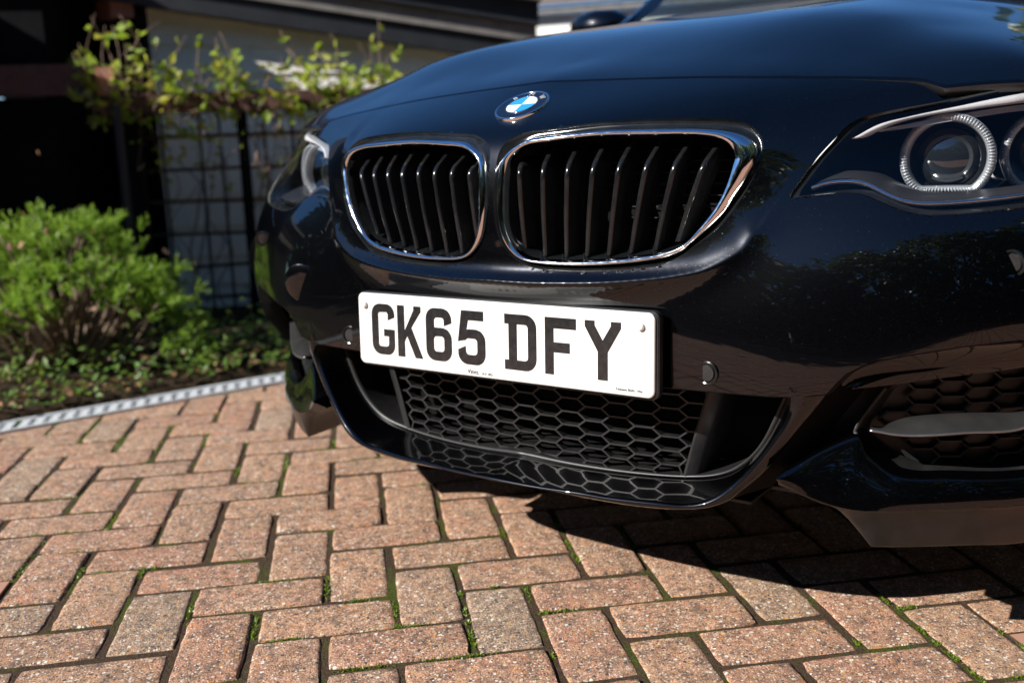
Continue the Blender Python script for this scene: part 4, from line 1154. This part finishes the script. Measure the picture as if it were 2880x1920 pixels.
for sgn in (1, -1):
    Q = (lambda A: np.array(A, float)) if sgn > 0 else (lambda A: mir(A))
    W = (lambda VF: (Q(VF[0]), VF[1])) if sgn > 0 else (lambda VF: flip((Q(VF[0]), VF[1])))
    rim0, rim1, rim2 = edge3+np.array([0, .004, 0]), in3(edge3, .955, .009), in3(edge3, .93, .05)
    back = in3(edge3, .90, .12)
    v, f = loft([rim0, rim1, rim2, back], True); f = list(f)+[tuple(range(450, 600))]
    hl = part('headlight', W((v, f)), M_plastic_gloss, auto=50)
    lv, lf = lens_grid(.0045, .035)
    q0 = np.array([lv[i] for i in lf[5][:3]]); nn = np.cross(q0[1]-q0[0], q0[2]-q0[0])
    if nn[1] > 0: lv, lf = flip((lv, lf))
    part('lens', W((lv, lf)), M_lens, hl)
    bt = cr(ext(np.array(D['brow_t']), [[.70, .345, .318]]), 60); bb2 = cr(ext(np.array(D['brow_b']), [[.70, .345, .305]]), 60)
    part('eyebrow', W(loft([bt+np.array([0, .02, 0]), bt, .5*bt+.5*bb2+np.array([0, -.002, .0006]), bb2, bb2+np.array([0, .02, 0])])), M_silver, hl)
    rt, rb2 = cr(ext(np.array(D['rib_t']), [[.70, .35, .300]]), 160), cr(ext(np.array(D['rib_b']), [[.70, .35, .290]]), 160)
    wig = np.zeros((160, 3)); wig[:, 1] = np.where(np.arange(160) % 2, .0016, 0)
    part('ribbed_bar', W(loft([rt, .5*rt+.5*rb2+wig, rb2])), M_rib, hl)
    tr0 = cr(ext(np.array(D['trim']), [[.70, .29, .20]]), 80)
    part('lamp_floor', W(loft([tr0+np.array([0, .004, .0035]), tr0+np.array([0, .03, .012]), tr0+np.array([0, .07, .010])])), M_floor, hl)
    tr = cr(ext(np.array(D['trim']), [[.70, .29, .20]]), 80)
    part('lower_trim', W(loft([tr+np.array([0, .018, .005]), tr+np.array([0, .002, .0030]), tr+np.array([0, -.0010, .0005]), tr+np.array([0, .001, -.0022]), tr+np.array([0, .012, -.005])])), M_chrome, hl)
    for (cx, cy, cz, R, rin, flat, yaw) in ((0.5517, .222, 0.2346, .0555, .0445, .0425, .16), (0.6536, .300, 0.2361, .0555, .0445, .0425, .34)):
        for nm, VF, m in drl(cx, cy, cz, R, rin, flat, yaw):
            part(nm, W(VF), m, hl, auto=40 if nm == 'light_ring' else None)

# ---- cabin, wings, mirrors, wheels
gl = cr([(-.66, 1.62, .610), (-.40, 1.48, .606), (0, 1.43, .606), (.40, 1.48, .606), (.66, 1.62, .610)], 40)
gt = cr([(-.54, 2.14, .90), (-.35, 2.18, .935), (0, 2.20, .945), (.35, 2.18, .935), (.54, 2.14, .90)], 40)
gm = .5*gl+.5*gt+np.array([0, -.03, .035])
part('windscreen', loft([gl, .75*gl+.25*gm+np.array([0, -.008, .012]), gm, .25*gm+.75*gt+np.array([0, -.008, .012]), gt]), M_glass)
part('scuttle', loft([gl+np.array([0, -.07, -.012]), gl+np.array([0, .01, .004])]), M_plastic)
part('dashboard', box(-.62, .62, 1.66, 2.1, .40, .595), M_plastic, smooth=False)
roof = part('roof', loft([gt, gt+np.array([0, .25, .045]), gt+np.array([0, .75, .045]), gt+np.array([0, 1.3, -.06]), gt*np.array([.95, 1, 1])+np.array([0, 1.9, -.32])]), M_paint)
for sgn in (1, -1):
    Q = (lambda A: np.array(A, float)) if sgn > 0 else (lambda A: mir(A))
    W = (lambda VF: (Q(VF[0]), VF[1])) if sgn > 0 else (lambda VF: flip((Q(VF[0]), VF[1])))
    p = cr([(.76, 1.52, .555), (.70, 1.68, .625), (.635, 1.92, .785), (.565, 2.16, .905), (.57, 2.5, .955)], 30)
    part('pillar', W(loft([p+np.array([-.035, .0, .0]), p+np.array([-.02, -.022, .010]), p+np.array([.02, -.008, .006]), p+np.array([.04, .03, -.012])])), M_paint)
    def wing(y, z):
        x = np.interp(y, [.55, .62, .75, 1.0, 1.6], [.845, .862, .878, .886, .886])-.10*np.clip((z-.18)/.2, 0, 1)**2-.05*np.clip((-.05-z)/.2, 0, 1)**2
        return np.stack([x, y, z], 1)
    th = np.linspace(0, 2*math.pi, 60, endpoint=False); arch = np.stack([.80+.345*np.cos(th), -.085+.345*np.sin(th)], 1)
    V, F = holed(np.linspace(.56, 1.62, 90), lambda y: 0*y-.22, lambda y: np.interp(y, [.56, .8, 1.05, 1.6], [.345, .372, .402, .46]), 60, [arch], wing)
    part('wing', W((V, F)), M_paint)
    part('door', W(loft([np.array([(x, y, z) for y in np.linspace(1.62, 3.9, 12)]) for x, z in ((.72, .555), (.80, .47), (.878, .22), (.886, 0), (.85, -.2))])), M_paint)
    # wheel
    cxw, cyw, czw = .795, .80, -.085
    tt = np.linspace(0, 2*math.pi, 64, endpoint=False)
    def wl(r, dx): return np.stack([0*tt+cxw+dx, cyw+r*np.cos(tt), czw+r*np.sin(tt)], 1)
    wh = part('wheel', W(loft([wl(.225, -.09), wl(.225, .07), wl(.215, .078), wl(.205, .06), wl(.20, -.09)], True)), M_rim)
    part('tyre', W(loft([wl(.225, -.10), wl(.30, -.11), wl(.315, -.095), wl(.315, .075), wl(.30, .092), wl(.225, .082)], True)), M_tyre, wh)
    sp = []
    for q in range(10):
        a = 2*math.pi*q/10
        sp.append(tube(np.array([[cxw+.055, cyw+r*math.cos(a), czw+r*math.sin(a)] for r in (.03, .12, .21)]), [.02, .014, .012], 6))
    part('spokes', W(join([(np.array(v), f) for v, f in sp])), M_rim, wh)
    part('brake_disc', W(loft([wl(.15, .0), wl(.05, .0)], True)), M_blade, wh)
    # mirror
    c0 = np.array([.95, 1.93, .655])
    rows = []
    for s, r in ((-.105, .012), (-.095, .04), (-.06, .062), (0, .07), (.06, .064), (.10, .045), (.112, .015)):
        t2 = np.linspace(0, 2*math.pi, 28, endpoint=False)
        rows.append(np.stack([0*t2+c0[0]+s, c0[1]+r*1.0*np.cos(t2)+.15*abs(s), c0[2]+r*.88*np.sin(t2)], 1))
    mv, mf = loft(rows, True); mf = list(mf)+[tuple(range(28))[::-1], tuple(range(168, 196))]
    mo = part('wing_mirror', W((mv, mf)), M_paint)
    part('mirror_arm', W(tube(np.array([[.76, 1.96, .58], [.82, 1.95, .60], [.88, 1.94, .62]]), [.03, .024, .02], 8)), M_plastic, mo)
# the rest of the body, out of sight behind the cabin
part('rear_body', loft([np.array([(x, y, z) for x in np.linspace(-.8, .8, 12)]) for y, z in ((3.2, .50), (3.6, .52), (3.9, .46), (3.98, .1), (3.9, -.2))]), M_paint)

# ------------------------------------------------------------------ background
E1 = np.array([1.0, 0.0]); NW = np.array([0.0, -1.0]); W0 = np.array([-.41, 3.0])
def slope(VF): return [(x, y, z-.161*(x-W0[0])) for x, y, z in VF[0]], VF[1]
def wallpt(s, off, z):
    p = W0+E1*s+NW*off; return (p[0], p[1], z)
def wbox(s0, s1, o0, o1, z0, z1):
    V = [wallpt(s, o, z) for s in (s0, s1) for o in (o0, o1) for z in (z0, z1)]
    return V, [(0, 1, 3, 2), (4, 6, 7, 5), (0, 4, 5, 1), (2, 3, 7, 6), (0, 2, 6, 4), (1, 5, 7, 3)]

house = empty('outbuilding', (W0[0], W0[1], 0))
tag(house, 'low pale-walled outbuilding with a dark sloping roof edge behind the trellis', 'building')
def hp(name, VF, mat, parent=None, smooth=False):
    o = mesh(name, VF[0], VF[1], mat, parent if parent is not None else house, smooth)
    if parent is None: o.location = (-W0[0], -W0[1], 0)
    return o
# side wall in weather boards
n = 11
for q in range(n):
    z0 = -.02+q*.128
    V, F = wbox(0, 1.64, -.10, .0, z0, z0+.1275)
    V = [(x, y, z) if (k % 2 or k // 2 % 2 == 0) else (x+NW[0]*.010, y+NW[1]*.010, z) for k, (x, y, z) in enumerate(V)]
    V = [(x, y, min(z, 1.34-.161*(x-W0[0]))) for x, y, z in V]
    hp('board', (V, F), M_wall)
# gable wall, left of the corner; its shade is put into the board colours
G0 = W0.copy(); GE = np.array([-.62, .78])
def gbox(s0, s1, o0, o1, z0, z1):
    V = []
    for s in (s0, s1):
        for o in (o0, o1):
            for z in (z0, z1):
                p = G0+GE*s-E1*o; V.append((p[0], p[1], z))
    return V, [(0, 1, 3, 2), (4, 6, 7, 5), (0, 4, 5, 1), (2, 3, 7, 6), (0, 2, 6, 4), (1, 5, 7, 3)]
hp('gable_wall', gbox(.002, 1.6, -.1, -.004, .92, 1.9), M_gable_shade)
hp('gable_base', gbox(.002, 1.6, -.1, -.002, -.02, .915), M_blk)
# eaves: stacked dark boards and roof slope
hp('fascia_board', slope(wbox(-.25, 1.62, -.1, .10, 1.280, 1.365)), M_fascia)
hp('fascia_board', slope(wbox(-.27, 1.63, -.1, .12, 1.368, 1.435)), M_fascia_g)
hp('fascia_board', slope(wbox(-.29, 1.64, -.1, .15, 1.438, 1.53)), M_fascia)
hp('gutter', slope(wbox(-.31, 1.65, .0, .20, 1.533, 1.60)), M_fascia_g)
V = [wallpt(-.33, .22, 1.657), wallpt(1.66, .22, 1.337), wallpt(1.66, -2.2, 1.337), wallpt(-.33, -2.2, 1.657)]
V += [(x, y, z+.04) for x, y, z in V]
hp('roof', (V, [(0, 3, 2, 1), (4, 5, 6, 7), (0, 1, 5, 4), (1, 2, 6, 5), (2, 3, 7, 6), (3, 0, 4, 7)]), M_slate)
hp('corner_tile', gbox(-.10, .02, .10, .19, 1.235, 1.31), M_terra)
hp('end_board', wbox(1.641, 1.68, -.1, .05, -.02, 1.0), M_fascia)

# black timber garage on the left
gar = empty('timber_garage', (-1.6, 2.55, 0))
tag(gar, 'black timber garage in deep shade at the left edge', 'building')
def gp(name, VF, mat):
    o = mesh(name, VF[0], VF[1], mat, gar, smooth=False); o.location = (1.6, -2.55, 0); return o
for q in range(14):
    x1 = -.70-q*.15
    gp('board', box(x1-.148, x1, 2.53, 2.56, -.02, .90), M_blk)
    gp('board', box(x1-.148, x1, 2.53, 2.56, 1.02, 1.40), M_blk)
gp('side_wall', box(-.73, -.702, 2.565, 4.5, -.02, 1.40), M_blk)
gp('lintel', box(-2.8, -.52, 2.44, 2.525, .905, 1.015), M_brown)
gp('roof', box(-3.2, -.62, 2.44, 4.6, 1.405, 1.47), M_fascia)
gp('end_tile', box(-.515, -.45, 2.43, 2.50, .90, 1.00), M_terra)
gp('downpipe', tube(np.array([[-.43, 2.33, .86], [-.43, 2.33, .5], [-.43, 2.33, -.02]]), .016, 10), M_fascia)

gp('added_shade_screen', box(-1.30, -1.26, 1.92, 2.52, -.02, 1.46), M_blk)  # unseen screen added out of view to shade the trellis

# far white house behind
far = empty('white_house', (3.2, 9.2, 0))
tag(far, 'sunlit white house wall under a tiled roof, far behind the bonnet', 'building')
def fp(name, VF, mat):
    o = mesh(name, VF[0], VF[1], mat, far, smooth=False); o.location = (-3.2, -9.2, 0); return o
V, F = box(2.40, 7.5, 9.0, 9.1, -.02, 1.96)
V = [(x, y-(x-2.4)*.55, z) for x, y, z in V]
fp('wall', (V, F), M_white)
V, F = box(2.30, 2.396, 9.0, 9.6, -.02, 1.92); fp('corner_board', (V, F), M_fascia)
V, F = box(2.1, 7.8, 8.85, 9.0, 1.965, 2.02); V = [(x, y-(x-2.4)*.55, z) for x, y, z in V]; fp('gutter', (V, F), M_fascia_g)
for r in range(9):
    for c in range(26):
        x0 = 1.9+c*.235+(.11 if r % 2 else 0); y0 = 8.8+r*.22; z0 = 2.03+r*.105
        V, F = box(x0, x0+.228, y0, y0+.27, z0, z0+.025)
        V = [(x, y-(x-2.4)*.55, z+(y-y0)*.46) for x, y, z in V]
        if r == 0 and c == 0: rt0 = None
        fp('roof_tile', (V, F), M_tile)

# trellis with a climbing plant
def sm(v): return .10+(v+.297)*.65
def tpt(v, off, z): return wallpt(sm(v), off+.2, z)
def tbox(s0, s1, o0, o1, z0, z1): return wbox(sm(s0), sm(s1), o0+.2, o1+.2, z0, z1)
trel = empty('trellis', tuple(tpt(-.1, .3, 0)))
tag(trel, 'dark wooden trellis panel against the pale wall, below the climber', 'trellis')
T0 = tpt(-.1, .3, 0)
def tp(name, VF, mat=M_timber):
    o = mesh(name, VF[0], VF[1], mat, trel, smooth=False); o.location = (-T0[0], -T0[1], 0); return o
for s0, s1 in ((-.50, -.42), (.135, .19)):
    tp('post', tbox(s0, s1, .27, .335, -.02, .83), M_blk)
tp('rail', tbox(-.62, .95, .265, .345, .832, .905), M_brown)
for s in (-.30, -.088, .035, .30, .455, .62):
    j = rng.normal(0, .012)
    V, F = tbox(s-.007, s+.007, .30, .314, -.02, .831); V = [(x+j*z, y+j*z, z) for x, y, z in V]
    tp('upright', (V, F))
for z in (.12, .245, .37, .495, .62, .745):
    V, F = tbox(-.41, .70, .284, .299, z-.006, z+.006); j = rng.normal(0, .02); V = [(x, y, zz+j*(x+.1)) for x, y, zz in V]
    tp('slat', (V, F))

def leaf(V, F, c, d, up, L, w, cup=.25):
    d = d/np.linalg.norm(d); s = np.cross(d, up); s /= np.linalg.norm(s)+1e-9; nn = np.cross(s, d)
    b = len(V)
    V += [c, c+d*L*.45+s*w+nn*L*cup*.5, c+d*L, c+d*L*.45-s*w+nn*L*cup*.5, c+d*L*.5]
    F += [(b, b+1, b+4), (b+1, b+2, b+4), (b+2, b+3, b+4), (b+3, b, b+4)]
def rv(s=1.0): return rng.normal(0, s, 3)

vine = empty('climbing_plant', tuple(tpt(-.1, .36, 0)))
tag(vine, 'yellow-green climbing plant sprawling along the top rail of the trellis', 'climber')
V, F, TV = [], [], []
for q in range(95):                                # leafy shoots rising from the rail
    s = rng.choice([rng.uniform(-.75, -.35), rng.uniform(-.35, 1.05)], p=[.30, .70]); o = rng.uniform(.26, .46)
    p0 = np.array(tpt(s, o, .86+rng.uniform(-.08, .06)))
    hgt = rng.uniform(.05, .26)*(1.45 if s < -.2 else 1.0)*(1.15 if abs(s-.6) < .2 else 1)
    d = np.array([rng.normal(-.1, .5), rng.normal(-.1, .5), 1.0]); d /= np.linalg.norm(d)
    p1 = p0+d*hgt*.6+rv(.02); p2 = p0+d*hgt+rv(.03)
    path = cr([p0, p1, p2], 8); TV.append(tube(path, np.linspace(.0028, .0012, 8), 5))
    for k in range(rng.integers(4, 9)):
        t = rng.uniform(.25, 1.0); c = path[int(t*7)]
        leaf(V, F, c, np.array([rng.normal(), rng.normal(), rng.normal(.2, .5)]), rv(), rng.uniform(.030, .058), rng.uniform(.011, .020))
for q in range(48):                                # low growth round the rail
    s = rng.uniform(-.6, 1.05); c = np.array(tpt(s, rng.uniform(.25, .42), .82+rng.normal(0, .045)))
    for k in range(5): leaf(V, F, c+rv(.02), rv(), rv(), rng.uniform(.022, .042), rng.uniform(.009, .015))
for q in range(30):
    s = rng.uniform(-.46, .5); c = np.array(tpt(s, rng.uniform(.27, .38), rng.uniform(.5, .8)))
    for k in range(2): leaf(V, F, c+rv(.02), rv(), rv(), rng.uniform(.02, .036), rng.uniform(.008, .013))
T1 = tpt(-.1, .36, 0)
def vp(name, VF, mat, smooth=False):
    o = mesh(name, VF[0], VF[1], mat, vine, smooth); o.location = (-T1[0], -T1[1], 0); return o
vp('foliage', (V, F), M_vine)
for q in range(24):                                # old bare stems woven through the trellis
    s = rng.uniform(-.42, .68); pts = [np.array(tpt(s, .33, 0.0))]
    for z in np.linspace(.15, .84, 6):
        s = np.clip(s+rng.normal(0, .09), -.47, .72); pts.append(np.array(tpt(s, .30+rng.uniform(-.03, .05), z)))
    TV.append(tube(cr(pts, 20), np.linspace(.0050, .0016, 20)*rng.uniform(.5, 1.1), 5))
for q in range(16):                                # tangled dry twigs under the rail
    s = rng.uniform(-.4, .6); c = np.array(tpt(s, .36, rng.uniform(.62, .86)))
    TV.append(tube(cr([c, c+rv(.05), c+rv(.08)], 10), np.linspace(.0045, .0015, 10), 5))
vp('stem', join(TV), M_stem, True)

# dwarf conifer
shrub = empty('dwarf_conifer', (-.56, 1.84, 0))
tag(shrub, 'bushy bright green dwarf conifer growing behind the drain channel', 'shrub')
V, F, TV = [], [], []
base = np.array([-.56, 1.86, 0.0])
tips = []
clumps = []
for q in range(46):
    th = rng.uniform(0, 2*math.pi); ph = math.acos(rng.uniform(-.05, 1)); r = rng.uniform(.70, 1.05)
    clumps.append(base+np.array([.37*r*math.sin(ph)*math.cos(th)-.02, .29*r*math.sin(ph)*math.sin(th), .20+.27*r*math.cos(ph)]))
clumps += [base+np.array(v) for v in ((.30, -.12, .20), (.40, -.15, .13), (.42, -.22, .08), (.34, -.2, .24), (.36, -.05, .13), (.25, -.2, .30), (-.05, -.2, .42), (-.2, -.15, .40), (.12, -.1, .46), (.38, -.12, .05), (-.1, -.28, .22))]
for q in range(620):
    c = clumps[q % len(clumps)]+rng.normal(0, 1, 3)*np.array([.042, .042, .020])
    if c[2] < .03: continue
    tips.append(c)
    out = c-(base+np.array([0, 0, .12])); out /= np.linalg.norm(out); out = out*.8+np.array([0, 0, .35])+rv(.25); out /= np.linalg.norm(out)
    for br in range(4):
        d = out+rv(.35); d /= np.linalg.norm(d); L = rng.uniform(.03, .06)
        s1 = np.cross(d, rv()); s1 /= np.linalg.norm(s1); s2 = np.cross(d, s1)
        for k in range(15):
            t = k/15; a = rng.uniform(0, 6.28)
            dd = d*.9+.9*(s1*math.cos(a)+s2*math.sin(a))*(1-.5*t)
            leaf(V, F, c+d*L*t, dd, d, rng.uniform(.012, .020), rng.uniform(.0016, .0028), .1)
T2 = (-.56, 1.84, 0)
def sp_(name, VF, mat, smooth=False):
    o = mesh(name, VF[0], VF[1], mat, shrub, smooth); o.location = (-T2[0], -T2[1], 0); return o
sp_('foliage', (V, F), M_conifer)
for c in tips[::6]:
    TV.append(tube(cr([base+rv(.02)*np.array([1, 1, 0]), base*.4+c*.6+np.array([0, 0, -.05])+rv(.02), c], 10), np.linspace(.010, .003, 10), 5))
sp_('branch', join(TV), M_twig, True)
g = cr([(-.72, 1.66, .34), (-.66, 1.60, .25), (-.60, 1.58, .20), (-.565, 1.575, .165), (-.575, 1.58, .10), (-.61, 1.59, .06)], 24)
sp_('bare_branch', tube(g, np.r_[np.linspace(.008, .015, 14), np.linspace(.015, .010, 10)], 8), M_stem, True)
g = cr([(-.80, 1.62, .30), (-.74, 1.60, .26), (-.66, 1.60, .24), (-.60, 1.6, .23)], 16)
sp_('bare_branch', tube(g, np.linspace(.010, .006, 16), 8), M_stem, True)

# planting bed, ground cover and fallen leaves
def bedpt(s, n_, z=0.0):
    p = DR_A+DR_T*s+DR_N*n_; return np.array([p[0], p[1], z])
gx, gy = np.linspace(-3, 4.5, 60), np.linspace(.055, 3.2, 26)
V = [bedpt(a, b, -.012+.05*min(1, (b-.055)/.5)*(.7+.3*math.sin(a*3+b*5))) for a in gx for b in gy]
F = [(i*26+j, (i+1)*26+j, (i+1)*26+j+1, i*26+j+1) for i in range(59) for j in range(25)]
bed = mesh('planting_bed', V, F, M_soil); tag(bed, kind='structure')
V, F = [], []
for q in range(3600):
    a = rng.uniform(-1.0, 2.2); b = .075+abs(rng.normal(0, .42))
    if b > 1.5: continue
    z = .01+.05*min(1, b/.3)+abs(rng.normal(0, .035))*(min(1, b/.25))
    leaf(V, F, bedpt(a, b, z), np.array([rng.normal(), rng.normal(), rng.normal(.25, .35)]), np.array([0, 0, 1.0])+rv(.4), rng.uniform(.014, .034), rng.uniform(.006, .012))
ivy = mesh('ground_cover', V, F, M_ivy, smooth=False)
tag(ivy, 'low leafy ground cover filling the bed beyond the drain channel', 'ground cover', kind='stuff')
V, F = [], []
for q in range(420):
    a = rng.uniform(-1.0, 2.2); b = .06+abs(rng.normal(0, .16))
    leaf(V, F, bedpt(a, b, .012+.07*min(1, b/.5)+rng.uniform(0, .02)), np.array([rng.normal(), rng.normal(), rng.normal(0, .25)]), np.array([0, 0, 1.0])+rv(.4), rng.uniform(.018, .04), rng.uniform(.007, .014), .4)
for q in range(60):
    c = np.array(base)+rv(.16)+np.array([.05, -.1, .2]); leaf(V, F, c, rv(), rv(), .03, .011)
dead = mesh('fallen_leaves', V, F, M_dead, smooth=False)
tag(dead, 'brown fallen leaves lying along the edge of the bed', 'leaves', kind='stuff')

# trees standing round the drive behind the camera: they are seen in the paintwork
def tree(x, y, h, r, label, n=2600, L=.26):
    root = empty('tree', (x, y, 0)); tag(root, label, 'tree', 'trees round the drive')
    V, F = [], []
    for k in range(n):
        th = rng.uniform(0, 6.28); u = rng.uniform(-1, 1); rr = rng.uniform(.35, 1.0)**.5
        lump = 1+.22*math.sin(3*th+x)+.15*math.sin(5*th+7*u+y)
        c = np.array([r*rr*lump*math.sqrt(1-u*u)*math.cos(th), r*rr*lump*math.sqrt(1-u*u)*math.sin(th), h*.56+h*.44*rr*u])
        if c[2] < .25: continue
        leaf(V, F, c, rv(), rv(), rng.uniform(.6, 1.3)*L, rng.uniform(.3, .55)*L)
    mesh('crown', V, F, M_tree, root, smooth=False)
    P = cr([(0, 0, -.05), (.05, .02, h*.3), (-.03, .05, h*.7)], 8)
    limbs = [tube(P, np.linspace(.16, .05, 8), 8)]
    for k in range(5):
        a = rng.uniform(0, 6.28); limbs.append(tube(cr([(0, 0, h*(.25+.06*k)), (r*.3*math.cos(a), r*.3*math.sin(a), h*(.42+.06*k)), (r*.6*math.cos(a), r*.6*math.sin(a), h*(.55+.05*k))], 6), np.linspace(.06, .02, 6), 6))
    v, f = join(limbs); mesh('trunk', v, f, M_bark, root)
TR = [(-11.5, -2.5, 5.2, 2.4), (-10.5, -6.5, 5.6, 2.6), (-8.0, -10.0, 6.0, 2.8), (-4.2, -11.5, 7.4, 2.8), (0.3, -10.5, 9.0, 3.1), (4.4, -9.5, 9.0, 3.1), (7.6, -6.2, 8.6, 3.0), (9.2, -2.5, 8.4, 3.0), (9.4, 1.8, 7.4, 2.9), (9.6, 6.3, 7.0, 2.7), (-12.0, 2.2, 5.0, 2.4), (-10.5, 6.5, 5.4, 2.5)]
TL = ['smallest leafy tree at the far left of the drive, nearest the sun', 'round leafy tree beside the smallest one left of the drive', 'broad leafy tree at the corner of the drive behind the left side', 'low leafy tree straight behind the left of the viewpoint', 'tall leafy tree straight behind the viewpoint', 'leafy tree just right of the tall one behind the viewpoint', 'tall broad tree behind the right of the viewpoint', 'tallest tree, out to the right of the drive', 'tall tree beside the tallest one, right of the car', 'tree at the far right end of the row beyond the car', 'small leafy tree left of the black garage', 'leafy tree behind the black garage']
for k, (x, y, h, r) in enumerate(TR):
    tree(x, y, h, r, TL[k], L=.42)

# unseen hedge added to close bright gaps in the paintwork's reflections
def hedge(P, h, w, label, n):
    V, F = [], []
    P = cr(P, 60)
    for k in range(n):
        i = rng.integers(0, 59); p = P[i]+(P[i+1]-P[i])*rng.random(); z = rng.uniform(.02, h)
        c = np.array([p[0]+rng.normal(0, w), p[1]+rng.normal(0, w), z*(1+.06*math.sin(i*.9))])
        leaf(V, F, c, rv(), rv(), rng.uniform(.16, .34), rng.uniform(.07, .15))
    root = empty('hedge', (P[30][0], P[30][1], 0)); tag(root, label, 'hedge')
    o = mesh('foliage', V, F, M_tree, root, smooth=False); o.location = (-P[30][0], -P[30][1], 0)
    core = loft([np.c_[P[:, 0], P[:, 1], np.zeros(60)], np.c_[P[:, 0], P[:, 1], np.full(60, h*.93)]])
    o = mesh('dark_core_sheet', core[0], core[1], M_blk, root, smooth=False); o.location = (-P[30][0], -P[30][1], 0)  # solid black sheet added to block gaps between the leaves
hedge([(-13.2, 9), (-13.5, 2), (-13, -5), (-9.5, -11.5)], 2.6, .30, 'unseen dense dark hedge added along the left side of the drive', 5200)
hedge([(-9.3, -11.8), (-4, -13), (2, -12.6), (7.5, -9.2)], 3.0, .30, 'unseen dense dark hedge added across the back of the drive', 5200)
hedge([(7.7, -9.0), (10.8, -4), (11.2, 2), (10.8, 9)], 3.0, .30, 'unseen dense dark hedge added along the right side of the drive', 5200)
